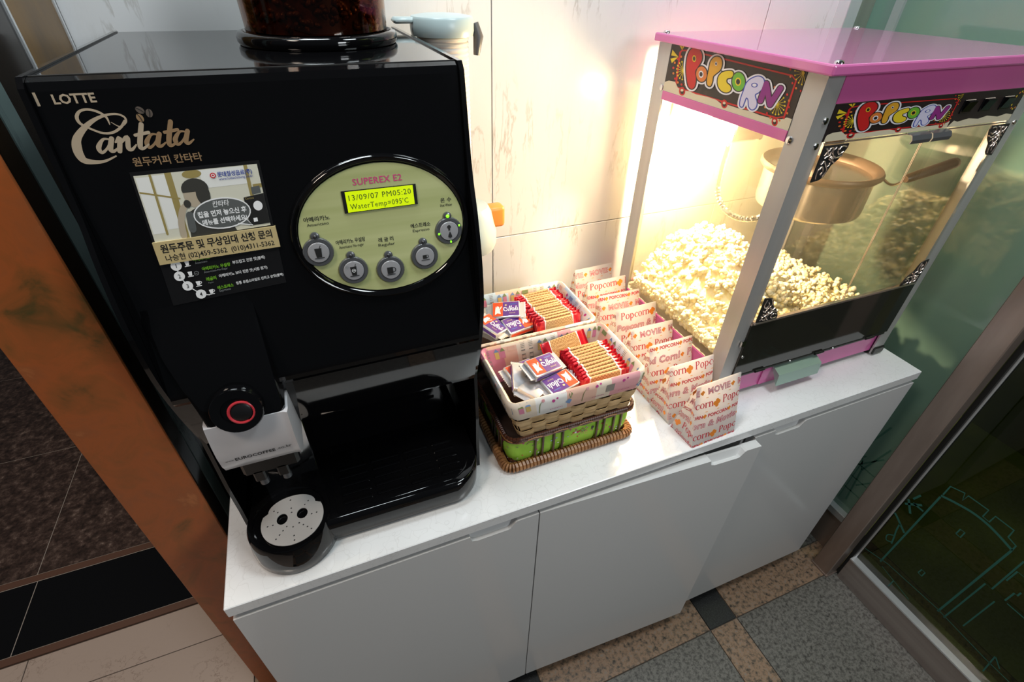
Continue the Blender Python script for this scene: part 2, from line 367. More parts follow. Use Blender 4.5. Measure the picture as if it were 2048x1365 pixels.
# ------------------------------------------------------------------ painted pilaster at the left
b = MB(); b.box(-0.122, -0.027, 0.178, 0.62, FZ, 1.75)
wl = b.struct('wall_left', MATS['bronze_black'])
b = MB(); b.box(-0.1225, -0.0262, 0.1745, 0.1785, FZ, 1.75, 0.001); b.struct('front_panel', MATS['rust_paint'], wl)
for nm, y0, y1, m, t in (('side_panel', 0.181, 0.214, 'bronze_black', 0.001), ('green_strip', 0.216, 0.250, 'green_veined', 0.0016), ('side_panel', 0.252, 0.345, 'bronze_black', 0.001), ('metal_strip', 0.3455, 0.3505, 'bright_trim', 0.003), ('gold_panel', 0.351, 0.500, 'dull_gold', 0.0012), ('metal_strip', 0.5005, 0.506, 'bright_trim', 0.003)):  # green strip: veined grey-green colour between the two black panels
    b = MB(); b.box(-0.027, -0.027 + t, y0, y1, FZ, 1.75); b.struct(nm, MATS[m], wl)
# ------------------------------------------------------------------ glass partition at the right
b = MB(); b.box(1.385, 1.42, 0.492, 0.53, FZ, 1.75, 0.001); b.struct('trim_1', MATS['bright_trim'])
b = MB(); b.box(1.42, 1.472, 0.50, 0.53, FZ, 1.75, 0.001); b.struct('trim_2', MATS['brushed_steel'])
b = MB(); b.box(1.535, 1.585, -0.03, 0.60, FZ, -0.655)
w1 = b.struct('window_1', MATS['steel_post'])
b = MB(); b.box(1.552, 1.564, -0.03, 0.49, -0.63, 1.75); b.struct('glass_pane', MATS['green_glass'], w1)
b = MB(); b.box(1.472, 1.56, 0.506, 0.516, FZ, 1.75); b.struct('end_pane', MATS['green_glass'], w1)
b = MB(); b.box(1.544, 1.566, 0.486, 0.506, FZ, 1.75); b.struct('corner_strip', MATS['bright_trim'], w1)
b = MB(); b.box(1.53, 1.586, -0.03, 0.49, -0.655, -0.63, 0.001); b.struct('bottom_rail', MATS['bright_trim'], w1)
etch = Art()
def el(pts, w=0.004, closed=False): etch.add(rib(pts, w, closed, smooth=False, caps=False), 'etch_faint')
for k, (y, z) in enumerate(((0.06, -0.28), (0.10, -0.31), (0.03, -0.34), (0.13, -0.26))):
    el([(y, z - 0.25), (y + 0.01, z - 0.12), (y - 0.02, z)], 0.005); el([(y + 0.01, z - 0.12), (y + 0.05, z - 0.03)], 0.004); el([(y, z - 0.18), (y - 0.05, z - 0.1)], 0.004)
for z in (-0.45, -0.50, -0.55): el([(-0.02, z), (0.2, z)], 0.003)
for y in (0.0, 0.05, 0.1): el([(y, -0.43), (y, -0.6)], 0.003)
bq, ms = etch.mb(lambda u, v, h: (1.552 - 0.0004, u, v)); bq.struct('etched_drawing', ms, w1, angle=None)
b = MB(); b.box(1.460, 1.500, -0.078, -0.026, FZ + 0.002, 1.75, 0.002); post = b.struct('trim_3', MATS['steel_post'])
b = MB(); b.box(1.457, 1.503, -0.081, -0.023, FZ - 0.001, FZ + 0.006); b.struct('foot_plate', MATS['steel_post'], post)
b = MB(); b.box(1.494, 1.56, -1.7, -0.088, FZ, -0.702, 0.001)
w2 = b.struct('window_2', MATS['plinth_steel'])
b = MB(); b.box(1.4935, 1.5148, -1.7, -0.088, -0.7025, -0.6975); b.struct('rail_edge', MATS['bright_trim'], w2)
b = MB(); b.box(1.515, 1.525, -1.7, -0.0925, -0.7018, 1.75); b.struct('glass_pane', MATS['dark_glass'], w2)
b = MB(); b.box(1.502, 1.53, -0.088, -0.078, FZ, 1.75); b.struct('dark_seal', MATS['dark_seal'], w2)
b = MB(); b.box(1.512, 1.528, -0.0925, -0.088, FZ, 1.75); b.struct('edge_strip', MATS['bright_trim'], w2)
etch = Art()
def el(pts, w=0.0035, sm=False): etch.add(rib(pts, w, smooth=sm, caps=False), 'etch_line')
el([(-0.14, -0.641), (-0.143, -0.33)], 0.0045); el([(-0.144, -0.32), (-0.144, -0.287), (-0.172, -0.277), (-0.178, -0.298), (-0.18, -0.277), (-0.223, -0.275), (-0.2235, -0.299), (-0.238, -0.3), (-0.2385, -0.277), (-0.276, -0.277), (-0.278, -0.301), (-0.297, -0.307), (-0.298, -0.323)])
el([(-0.142, -0.326), (-0.172, -0.316), (-0.206, -0.308), (-0.238, -0.308), (-0.268, -0.314), (-0.298, -0.323)], 0.006, True)
el([(-0.298, -0.324), (-0.295, -0.625)], 0.0045); el([(-0.212, -0.388), (-0.212, -0.369), (-0.222, -0.368), (-0.2225, -0.3885), (-0.212, -0.388)], 0.003); el([(-0.214, -0.571), (-0.215, -0.554), (-0.224, -0.554), (-0.224, -0.572), (-0.214, -0.571)], 0.003)
el([(-0.094, -0.467), (-0.104, -0.473), (-0.118, -0.484), (-0.138, -0.499)], 0.006, True); el([(-0.094, -0.646), (-0.156, -0.627), (-0.289, -0.619), (-0.413, -0.629), (-0.8, -0.63)], 0.0025)
el([(-0.118, -0.485), (-0.121, -0.51), (-0.127, -0.535), (-0.132, -0.56)], 0.004, True); el([(-0.125, -0.53), (-0.113, -0.545), (-0.118, -0.562), (-0.13, -0.555)], 0.003, True)
el([(-0.12, -0.434), (-0.098, -0.40)], 0.006); el([(-0.098, -0.42), (-0.127, -0.387)], 0.006); el([(-0.11, -0.40), (-0.137, -0.40)], 0.005); el([(-0.105, -0.39), (-0.112, -0.365)], 0.005)
el([(-0.311, -0.626), (-0.312, -0.447), (-0.326, -0.447), (-0.324, -0.327)]); el([(-0.354, -0.448), (-0.354, -0.413), (-0.36, -0.413), (-0.36, -0.40)]); el([(-0.33, -0.40), (-0.33, -0.36), (-0.345, -0.36), (-0.345, -0.31), (-0.36, -0.31), (-0.36, -0.27)])
el([(-0.419, -0.6), (-0.428, -0.666)], 0.003); el([(-0.42, -0.6), (-0.44, -0.62)], 0.003); el([(-0.345, -0.47), (-0.345, -0.60)], 0.003); el([(-0.36, -0.45), (-0.45, -0.45)], 0.003); el([(-0.19, -0.66), (-0.19, -0.69)], 0.003); el([(-0.15, -0.65), (-0.24, -0.67)], 0.002)
bq, ms = etch.mb(lambda u, v, h: (1.515 - 0.0004, u, v)); bq.struct('etched_drawing', ms, w2, angle=None)
# the dim hall beyond the dark glass: floor only reaches a far wall
noise_mat('olive_wall', [(0.35, (0.10, 0.11, 0.04)), (0.6, (0.20, 0.21, 0.07)), (0.75, (0.34, 0.34, 0.13))], 3, 3, 0.6, stretch=(1, 1, 0.4))
b = MB(); b.box(2.6, 2.65, -3.0, 1.5, FZ, 1.75); b.struct('wall_right', MATS['olive_wall'])
b = MB(); b.box(1.70, 2.6, -3.0, 1.5, FZ + 0.001, FZ + 0.003); b.struct('trim_4', MATS['olive_wall'])
# ------------------------------------------------------------------ counter: top slab, cabinet, three doors
m = noise_mat('counter_white', [(0.3, (0.72, 0.72, 0.72)), (0.7, (0.80, 0.80, 0.805))], 5, 3, 0.16, spec=0.5)
n, l = nodes(m); bs = n['Principled BSDF']
vo = n.new('ShaderNodeTexVoronoi'); vo.feature = 'DISTANCE_TO_EDGE'; vo.inputs['Scale'].default_value = 42
nz = n.new('ShaderNodeTexNoise'); nz.inputs['Scale'].default_value = 38; nz.inputs['Detail'].default_value = 1
tc = n.new('ShaderNodeTexCoord'); mxv = n.new('ShaderNodeMix'); mxv.data_type = 'RGBA'; mxv.inputs[0].default_value = 0.06
l.new(tc.outputs['Object'], nz.inputs['Vector']); l.new(tc.outputs['Object'], mxv.inputs[6]); l.new(nz.outputs['Color'], mxv.inputs[7]); l.new(mxv.outputs[2], vo.inputs['Vector'])
cr = n.new('ShaderNodeValToRGB'); cr.color_ramp.elements[0].position = 0.0; cr.color_ramp.elements[0].color = (0.90, 0.895, 0.89, 1); cr.color_ramp.elements[1].position = 0.035; cr.color_ramp.elements[1].color = (1, 1, 1, 1)
ml = n.new('ShaderNodeMix'); ml.data_type = 'RGBA'; ml.blend_type = 'MULTIPLY'; ml.inputs[0].default_value = 1.0
src = bs.inputs['Base Color'].links[0].from_socket
l.new(vo.outputs['Distance'], cr.inputs[0]); l.new(src, ml.inputs[6]); l.new(cr.outputs[0], ml.inputs[7]); l.new(ml.outputs[2], bs.inputs['Base Color'])
mat('cabinet_gloss', (0.60, 0.60, 0.60), 0.18); mat('cabinet_inside', (0.60, 0.60, 0.60), 0.4); mat('kick_black', (0.02, 0.02, 0.02), 0.5)
b = MB(); b.box(0, 1.40, 0, 0.50, -0.022, 0, 0.0012)
b.thing('countertop', MATS['counter_white'], 'long white patterned counter slab carrying the coffee machine and popcorn machine', 'countertop')
cab = thing('cabinet', (0.7, 0.25, FZ), 'white glossy three door cabinet standing under the white counter slab', 'cabinet')
b = MB(); b.box(0.004, 1.396, 0.02, 0.495, -0.735, -0.0222); b.part('carcass', MATS['cabinet_inside'], cab)
b = MB(); b.box(0.04, 1.36, 0.06, 0.46, FZ, -0.735); b.part('plinth', MATS['kick_black'], cab)
def door(x0, x1, ux, ang=0.0):
    zt, zb = -0.0325, -0.732
    u = (x0 + ux, x0 + ux + 0.075)
    def prof(d):  # outline with the finger cut in the top edge
        return [(x0, zb), (x1, zb), (x1, zt), (u[1] + 0.008, zt)] + [(u[1] + 0.008 - 0.016 * t, zt - 0.016 * (3 * t * t - 2 * t ** 3)) for t in (0.25, 0.5, 0.75, 1)] + [(u[0] + 0.012, zt - 0.016), (u[0] + 0.003, zt - 0.012), (u[0], zt), (x0, zt)]
    bb = MB(); bb.prism(prof(0), 0.0, 0.018, 'y')
    if ang: bb.xf(Matrix.Translation((x0, 0.018, 0)) @ Matrix.Rotation(-ang, 4, 'Z') @ Matrix.Translation((-x0, -0.018, 0)))
    d = bb.part('door', MATS['cabinet_gloss'], cab, angle=20)
    sc = MB(); sc.prism([(0.0135, zt - 0.001), (0.0175, zt - 0.001), (0.0175, zt - 0.018), (0.006, zt - 0.018)], u[0] + 0.001, u[1] + 0.007)
    if ang: sc.xf(Matrix.Translation((x0, 0.018, 0)) @ Matrix.Rotation(-ang, 4, 'Z') @ Matrix.Translation((-x0, -0.018, 0)))
    sc.part('finger_scoop', MATS['cabinet_gloss'], d, angle=20)
    return d
door(0.003, 0.4695, 0.345); door(0.4725, 0.9345, 0.345, 0.045); door(0.9375, 1.397, 0.053)
# ------------------------------------------------------------------ coffee machine
mat('black_gloss', (0.003, 0.003, 0.0035), 0.05, spec=0.45); mat('black_satin', (0.008, 0.008, 0.009), 0.3); mat('black_matte', (0.004, 0.004, 0.004), 0.7)
mat('silver_plastic', (0.60, 0.59, 0.61), 0.3, 0.2); mat('chrome', (0.72, 0.72, 0.74), 0.12, 1.0); mat('dark_chrome', (0.12, 0.125, 0.135), 0.22, 0.4); mat('button_silver', (0.42, 0.42, 0.44), 0.25, 0.3); mat('grate_steel', (0.62, 0.60, 0.585), 0.35, 0.35)
mat('gold_badge', (0.50, 0.41, 0.30), 0.3, 0.25); mat('bronze_badge', (0.34, 0.22, 0.12), 0.35, 0.3); mat('bean_badge', (0.16, 0.13, 0.11), 0.3, 0.4)
mat('ink_black', (0.008, 0.008, 0.008), 0.5); mat('ink_white', (0.80, 0.82, 0.84), 0.5); mat('ink_blue', (0.02, 0.05, 0.30), 0.5); mat('ink_red', (0.55, 0.02, 0.03), 0.5); mat('ink_green', (0.16, 0.42, 0.02), 0.5); mat('ink_pink', (0.60, 0.05, 0.20), 0.5); mat('ink_grey', (0.22, 0.24, 0.25), 0.5)
mat('lcd', (0.56, 0.74, 0.0), 0.3, emit=0.5); mat('lcd_ink', (0.04, 0.09, 0.0), 0.5)
mat('led_and_glint', (0.22, 0.85, 0.02), 0.3, emit=1.4); mat('led_off', (0.06, 0.06, 0.065), 0.2, 0.5); mat('red_glow', (0.42, 0.03, 0.04), 0.15, emit=0.06)
noise_mat('plate_gold', [(0.3, (0.44, 0.48, 0.20)), (0.7, (0.58, 0.61, 0.30))], 60, 2, 0.35, stretch=(0.04, 1, 1), metal=0.15)
glass_mat('hopper_glass', (0.62, 0.46, 0.36), 1.0, 0.02, 1.5)
noise_mat('bean_brown', [(0.3, (0.035, 0.014, 0.006)), (0.6, (0.10, 0.04, 0.014)), (0.8, (0.20, 0.09, 0.03))], 60, 2, 0.35)
TILT = math.atan(0.156); CT, ST = math.cos(TILT), math.sin(TILT)
fpl = frame((0, 0.122, 0.62), (1, 0, 0), (0, ST, CT))     # the leaning front face: u to the right, v up from the top edge
def yf(z): return 0.122 - 0.156 * (0.62 - z)
cm = thing('coffee_machine', (0.216, 0.28, 0.0), 'glossy black bean to cup coffee machine with gold lettering and an oval button panel', 'coffee machine')
def arcp(cx, cy, r, a0, a1, n=5): return [(cx + r * math.cos(math.radians(a0 + (a1 - a0) * i / n)), cy + r * math.sin(math.radians(a0 + (a1 - a0) * i / n))) for i in range(n + 1)]
body = MB(); body.prism([(0.48, 0.004), (0.48, 0.612), (0.472, 0.62), (yf(0.62) + 0.008, 0.62), (yf(0.615) + 0.002, 0.6175), (yf(0.61), 0.611), (yf(0.31), 0.31)] + [(yf(0.305) + 0.001, 0.304), (0.0775, 0.298), (0.099, 0.220), (0.104, 0.208), (0.112, 0.2035), (0.19, 0.19), (0.19, 0.004)], 0.0385, 0.3962)
body.part('body', MATS['black_gloss'], cm, 9)
b = MB(); b.box(0.0385, 0.3962, 0.1335, 0.136, 0.6198, 0.6206); b.part('lid_seam', MATS['black_matte'], cm)
sp = [(0.481, 0.0), (0.481, 0.618), (0.47, 0.6215), (0.124, 0.6215), (0.117, 0.614)] + spline([(0.117, 0.614), (0.100, 0.52), (0.083, 0.47), (0.070, 0.41), (0.069, 0.345), (0.085, 0.275), (0.106, 0.215)], k=4)[1:] + [(0.1035, 0.12), (0.107, 0.06), (0.107, 0.0)]
for x0, x1 in ((0.0335, 0.0382), (0.3965, 0.4015)):
    b = MB(); b.prism(sp, x0, x1); b.part('side_panel', MATS['black_gloss'], cm, 25)
# dispensing tower at the left of the front
def tring(z, xl, xr, y, yb=0.15, r=0.006):
    return [(xl, yb, z), (xl, y + r, z), (xl + r * 0.3, y + r * 0.3, z), (xl + r, y, z), (xr - r, y, z), (xr - r * 0.3, y + r * 0.3, z), (xr, y + r, z), (xr, yb, z)]
b = MB(); b.loft([tring(z, xl, 0.149, y) for z, xl, y in ((0.44, 0.0384, 0.0948), (0.412, 0.0405, 0.0893), (0.385, 0.045, 0.079), (0.36, 0.050, 0.069), (0.335, 0.056, 0.0595), (0.305, 0.063, 0.050), (0.283, 0.066, 0.046))])
tower = b.part('dispenser_tower', MATS['black_gloss'], cm, 40)
cov = [(0.15, 0.2835), (0.045, 0.2835), (0.0435, 0.275), (0.041, 0.258), (0.0405, 0.24), (0.043, 0.222), (0.049, 0.209), (0.058, 0.203), (0.072, 0.202), (0.15, 0.205)]
b = MB(); b.loft([[(x, 0.06 + (p[0] - 0.06) * s + dy, p[1]) for p in cov] for x, s, dy in ((0.0625, 0.93, 0.006), (0.064, 1, 0), (0.142, 1, 0), (0.1465, 0.99, -0.001), (0.1505, 0.95, -0.0035), (0.1515, 0.9, 0.002))])
cover = b.part('spout_cover', MATS['silver_plastic'], cm, 40, label='silver curved spout cover')
A = Art()
A.add(fit(text('www.', 1, 0.0), 0.070, 0.0795, 0.2285), 'ink_black').add(fit(text('EUROCOFFEE', 1, 0.028, spacing=1.05), 0.0805, 0.1245, 0.2275), 'ink_black').add(fit(text('.co.kr', 1, 0.0), 0.1265, 0.143, 0.2285), 'ink_black')
def cyl(u, v, h):
    for (y0, z0), (y1, z1) in zip(cov[3:7], cov[4:8]):
        if z1 <= v <= z0: return (u, y0 + (y1 - y0) * (v - z0) / (z1 - z0) - 0.0003, v)
    return (u, 0.041, v)
A.part('lettering', cyl, cover)
ax = Vector((0, -0.97, 0.25))
b = MB(); c0 = Vector((0.1035, 0.058, 0.299)); b.lathe([(0.0275, 0), (0.0275, 0.017), (0.026, 0.0195), (0.016, 0.0188), (0.0155, 0.0165), (0.001, 0.016)], c0, 36, True, axis=ax); btn = b.part('power_button', MATS['black_gloss'], cm, 35)
b = MB(); c1 = c0 + ax.normalized() * 0.0185 + Vector((0.004, 0, -0.003)); q = Vector((0, 0, 1)).rotation_difference(ax.normalized())
b.tube([c1 + q @ Vector((0.0128 * math.cos(t * math.pi / 16), 0.0128 * math.sin(t * math.pi / 16), 0)) for t in range(32)], 0.0016, 8, closed=True); b.part('glowing_ring', MATS['red_glow'], btn, label='red lit ring')
b = MB(); b.lathe([(0.0108, 0), (0.0108, 0.0012), (0.009, 0.002), (0.0005, 0.0022)], c1 - ax.normalized() * 0.001, 24, axis=ax); b.part('button_cap', MATS['black_satin'], btn)
b = MB(); b.box(0.074, 0.142, 0.062, 0.15, 0.172, 0.2035, 0.004).box(0.084, 0.098, 0.062, 0.09, 0.158, 0.180, 0.002).box(0.112, 0.126, 0.062, 0.09, 0.158, 0.180, 0.002); b.part('spout', MATS['black_satin'], cm)
for x in (0.091, 0.119):
    b = MB(); b.lathe([(0.006, 0), (0.006, 0.016)], (x, 0.074, 0.144), 16); b.part('nozzle', MATS['dark_chrome'], cm)
b = MB(); b.box(0.066, 0.146, 0.150, 0.153, 0.045, 0.20, 0.001); b.part('backplate', MATS['chrome'], cm)
# base and drip tray
ol = [(0.12, 0.19), (0.12, 0.047)] + arcp(0.335, 0.098, 0.055, -80, 0, 9) + [(0.390, 0.19)]
b = MB(); b.loft([[(x, y + dy, z) for x, y in ol] for z, dy in ((0.0, 0.006), (0.004, 0.003), (0.012, 0), (0.048, -0.003), (0.053, 0), (0.0545, 0.004))]); tray = b.part('drip_base', MATS['black_gloss'], cm, 40)
b = MB(); b.loft([[(x0, y0, 0.0548) for x0, y0 in [(0.165, 0.17), (0.165, 0.055)] + arcp(0.33, 0.098, 0.046, -75, 0, 6) + [(0.376, 0.17)]], [(x0, y0, 0.0556) for x0, y0 in [(0.167, 0.17), (0.167, 0.057)] + arcp(0.33, 0.098, 0.044, -75, 0, 6) + [(0.374, 0.17)]]]); grille = b.part('tray_insert', MATS['black_gloss'], tray)
for j, y in enumerate((0.066, 0.082, 0.098, 0.114, 0.13)):
    for x0, x1 in ((0.176, 0.218), (0.226, 0.27), (0.278, 0.318), (0.326, 0.36)):
        b = MB(); b.box(x0, x1, y, y + 0.0045, 0.0555, 0.0578, 0.0008); put('tray_rib', b.mesh('tray_rib', MATS['black_gloss'], ORG[cm.name]), tray)
cc = (0.1, 0.0765)
b = MB(); b.lathe([(0.057, 0.0), (0.0605, 0.004), (0.0612, 0.02), (0.0585, 0.052), (0.0565, 0.0562), (0.050, 0.0562), (0.048, 0.053), (0.001, 0.0525)], (cc[0], cc[1], 0), 48); b.box(0.045, 0.155, 0.08, 0.19, 0.0, 0.053, 0.004); cup = b.part('cup_rest', MATS['black_gloss'], cm, 40)
# round steel grate with holes, cut as a filled curve
def outline(sp): 
    cu = bpy.data.curves.new('g', 'CURVE'); cu.dimensions = '2D'; cu.fill_mode = 'BOTH'; cu.extrude = 0.0006
    for pts in sp:
        s_ = cu.splines.new('POLY'); s_.points.add(len(pts) - 1); s_.use_cyclic_u = True
        for k, p in enumerate(pts): s_.points[k].co = (p[0], p[1], 0, 1)
    o = bpy.data.objects.new('g', cu); me = o.to_mesh(); v = [q.co[:] for q in me.vertices]; f = [tuple(p.vertices) for p in me.polygons]; o.to_mesh_clear(); bpy.data.objects.remove(o); return v, f
gx, gy, gr_ = 0.1045, 0.0695, 0.0425
rim = [(gx + gr_ * math.cos(math.radians(a)), gy + gr_ * math.sin(math.radians(a))) for a in range(-208, 29, 6)]
yn = rim[0][1]; rim = [(gx - 0.0325, rim[0][1])] + rim[1:-1] + [(gx + 0.0325, rim[-1][1])]
rim += [(gx + 0.0325 * math.cos(math.radians(a)) , yn + 0.0205 * math.sin(math.radians(a))) for a in range(10, 180, 10)]
holes = [disc((0.0905, 0.0735), 0.0076, 16, 0.0092)[0], disc((0.1178, 0.0738), 0.0076, 16, 0.0092)[0]]
dots = [(0.1027, 0.1032), (0.0796, 0.0915), (0.0847, 0.0874), (0.1033, 0.0882), (0.1035, 0.0805), (0.127, 0.0927), (0.122, 0.0874), (0.1304, 0.0679), (0.1373, 0.068), (0.0708, 0.0682), (0.0778, 0.068), (0.096, 0.059), (0.1043, 0.0552), (0.1128, 0.0588), (0.1181, 0.0537), (0.1234, 0.0484), (0.1284, 0.0431), (0.091, 0.0538), (0.0863, 0.0486), (0.0815, 0.0434), (0.1051, 0.0405), (0.1053, 0.0331)]
v_, f_ = outline([rim] + holes + [disc(d, 0.00125, 8)[0] for d in dots])
b = MB(); b.add([(x, y, z + 0.0563) for x, y, z in v_], f_); b.part('drip_grate', MATS['grate_steel'], cup, 30, label='round brushed steel drip grate')
# badges on the front face
A = Art()
A.add(fit(text('LOTTE', 1, 0.03), 0.052, 0.0815, -0.0185), 'gold_badge')
Cw = [0.0006, 0.0014, 0.002, 0.0022, 0.0022, 0.0026, 0.0038, 0.0056, 0.0078, 0.0095, 0.0092, 0.0075, 0.005, 0.003, 0.0016]
A.add(rib([(0.0855, -0.0344), (0.0906, -0.0382), (0.096, -0.0351), (0.0963, -0.0311), (0.0919, -0.0285), (0.0845, -0.0286), (0.0751, -0.0314), (0.0657, -0.037), (0.0576, -0.0444), (0.0545, -0.051), (0.0538, -0.0575), (0.0555, -0.0625), (0.0615, -0.0645), (0.0699, -0.0645), (0.0793, -0.0612)], [q * 0.72 for q in Cw]), 'gold_badge')
A.add(rib([(0.0955, -0.034), (0.0909, -0.0388), (0.0837, -0.0424), (0.0763, -0.0422), (0.0693, -0.0384), (0.0637, -0.034), (0.0631, -0.0289), (0.0668, -0.0247), (0.0728, -0.0237), (0.0792, -0.026), (0.0834, -0.0303), (0.0839, -0.036)], [0.0018, 0.002, 0.002, 0.0018, 0.0017, 0.0022, 0.0026, 0.002, 0.0018, 0.002, 0.0018, 0.0008]), 'gold_badge')
def sl(pts): return [(x + y * 0.35, y) for x, y in pts]
def la(x): return rib(sl([(x + 0.0075, 0.0088), (x + 0.0035, 0.0092), (x + 0.0006, 0.0045), (x + 0.0022, 0.0008), (x + 0.0055, 0.0028), (x + 0.0085, 0.0085)]), [0.0012, 0.0017, 0.0031, 0.0022, 0.0015, 0.0012]) + rib(sl([(x + 0.0088, 0.0092), (x + 0.0078, 0.0025), (x + 0.0098, 0.0008), (x + 0.013, 0.003)]), [0.0031, 0.0032, 0.0021, 0.001])
def ln(x): return rib(sl([(x - 0.001, 0.0065), (x + 0.0015, 0.009), (x + 0.0012, 0.0004)]), [0.0012, 0.0029, 0.0031]) + rib(sl([(x + 0.0016, 0.005), (x + 0.0062, 0.0092), (x + 0.0068, 0.002), (x + 0.0092, 0.0008), (x + 0.0118, 0.0035)]), [0.0012, 0.0027, 0.0031, 0.0021, 0.001])
def lt(x): return rib(sl([(x + 0.004, 0.0165), (x + 0.0028, 0.003), (x + 0.005, 0.0006), (x + 0.0085, 0.003)]), [0.0031, 0.0033, 0.0021, 0.001]) + rib(sl([(x, 0.0098), (x + 0.0085, 0.0108)]), 0.0022)
def bold(g): return g
wd = [(la(0.0), 'gold_badge'), (ln(0.0122), 'gold_badge'), (lt(0.0236), 'gold_badge'), (la(0.0302), 'bronze_badge'), (lt(0.0424), 'bronze_badge'), (la(0.0488), 'bronze_badge')]
for g, mt in wd: A.add(mv(g, 0.0672, -0.0585, 1.2, 0.03), mt, 2.0)
A.add(fit(text('원두커피 칸타타', 1, 0.02), 0.0895, 0.1445, -0.0705), 'bronze_badge')
for (u, v), r, mt in (((0.1095, -0.0265), 0.9, 'bean_badge'), ((0.1155, -0.0292), -0.2, 'bean_badge'), ((0.1075, -0.0325), 0.3, 'bronze_badge')):
    A.add(mv(disc((0, 0), 0.0026, 14, 0.0034), u, v, 1, r), mt, 2).add(mv(rib([(0, -0.003), (0.0004, 0), (0, 0.003)], 0.0006), u, v, 1, r), 'ink_black', 3)
A.add(rect(0.0405, -0.0195, 0.0425, -0.0095), 'gold_badge')
A.part('badge_lettering', fpl, cm, 0.00035)
# menu poster
po = MB(); Q = homog([(0, 0), (1, 0), (1, 1), (0, 1)], [(0.0765, -0.205), (0.185, -0.2), (0.191, -0.075), (0.084, -0.0757)])
pq0 = lambda u, v, h: fpl(*Q(u, v), h); pq = lambda u, v, h: fpl(*Q(u, v), h + 0.0006)
pc = [pq0(u, v, h) for h in (0.0006, 0.0) for u, v in ((0, 0), (1, 0), (1, 1), (0, 1))]
po.add(pc, [(0, 1, 2, 3), (0, 4, 5, 1), (1, 5, 6, 2), (2, 6, 7, 3), (3, 7, 4, 0)]); poster = po.part('menu_poster', MATS['black_satin'], cm, None, label='menu sticker with a photo and four numbered drinks')
mat('photo_cream', (0.62, 0.62, 0.52), 0.5); mat('photo_white', (0.74, 0.76, 0.74), 0.5); mat('photo_ochre', (0.30, 0.24, 0.08), 0.5); mat('photo_skin', (0.42, 0.36, 0.27), 0.5); mat('photo_dark', (0.035, 0.035, 0.03), 0.5); mat('photo_grey', (0.09, 0.10, 0.10), 0.5); mat('band_gold', (0.50, 0.40, 0.20), 0.45)
A = Art()
ph = (0.02, 0.975, 0.50, 0.975)
A.add(rect(0.02, 0.5, 0.975, 0.975), 'photo_cream', 6, ph).add(rect(0.03, 0.56, 0.13, 0.96), 'photo_white', 7).add(rect(0.15, 0.58, 0.24, 0.965), 'photo_white', 7)
A.add(rib([(0.135, 0.97), (0.13, 0.55)], 0.018, smooth=False), 'photo_ochre', 8, ph).add(rib([(0.03, 0.86), (0.30, 0.79)], 0.012, smooth=False), 'photo_ochre', 8, ph).add(rect(0.24, 0.5, 0.29, 0.975), 'photo_ochre', 7).add(rect(0.86, 0.6, 0.89, 0.975), 'photo_ochre', 8).add(rect(0.90, 0.80, 0.975, 0.83), 'photo_ochre', 8).add(rect(0.5, 0.84, 0.86, 0.97), 'photo_white', 7)
A.add(disc((0.44, 0.95), 0.075, 16, 0.03), 'photo_ochre', 8, ph)
A.add([[(0.30, 0.5), (0.33, 0.68), (0.45, 0.73), (0.62, 0.66), (0.68, 0.5)]], 'photo_dark', 9, ph)
A.add(disc((0.40, 0.80), 0.066, 18, 0.085), 'photo_skin', 10).add(disc((0.435, 0.845), 0.105, 20, 0.075), 'photo_dark', 11, (0.3, 0.6, 0.825, 0.95)).add(disc((0.485, 0.80), 0.055, 16, 0.085), 'photo_dark', 11)
A.add(rib([(0.25, 0.52), (0.26, 0.62), (0.30, 0.71), (0.345, 0.745)], [0.05, 0.05, 0.05, 0.03]), 'photo_skin', 12, ph).add(disc((0.345, 0.745), 0.028, 12, 0.03), 'photo_dark', 13).add(rib([(0.33, 0.56), (0.34, 0.66)], 0.06), 'photo_grey', 12, ph)
A.add([[(0.80, 0.52), (0.80, 0.74), (0.975, 0.755), (0.975, 0.52)]], 'ink_black', 12, ph).add([[(0.88, 0.755), (0.88, 0.81), (0.955, 0.815), (0.955, 0.76)]], 'photo_grey', 12).add(disc((0.905, 0.665), 0.04, 18, 0.038), 'ink_white', 14).add(rect(0.84, 0.545, 0.875, 0.575), 'ink_white', 14).add(text('Cantata', 0.03, 0.0), 'photo_ochre', 14)
A.it = [q for q in A.it if q[2] != 14 or q[1] != 'photo_ochre']; A.add(mv(text('Cantata', 0.024), 0.81, 0.722), 'photo_ochre', 14)
bo = annulus((0.60, 0.645), 0.236, 0.118, 0.226, 0.108, 30)
A.add(disc((0.60, 0.645), 0.23, 30, 0.112), 'photo_grey', 14).add([[(0.70, 0.56), (0.78, 0.60), (0.82, 0.525)]], 'photo_grey', 14.5, ph).add(bo, 'ink_white', 15).add(rib([(0.705, 0.55), (0.82, 0.525), (0.775, 0.585)], 0.009, smooth=False), 'ink_white', 15)
A.add(mv(text('칸타타', 0.05, 0.01, 'CENTER', 0.2), 0.60, 0.70), 'ink_white', 16).add(fit(text('컵을 먼저 놓으신 후', 1, 0.03), 0.40, 0.80, 0.635), 'ink_white', 16).add(fit(text('메뉴를 선택하세요!', 1, 0.03), 0.42, 0.79, 0.575), 'ink_white', 16)
A.add(disc((0.60, 0.925), 0.024, 16, 0.02), 'ink_red', 15).add(annulus((0.60, 0.925), 0.015, 0.012, 0.009, 0.007, 12), 'ink_white', 16).add(fit(text('롯데칠성음료(주)', 1, 0.02), 0.635, 0.92, 0.912), 'ink_blue', 15).add(fit(text('www.lottechilsung.co.kr', 1), 0.64, 0.92, 0.885), 'ink_blue', 15)
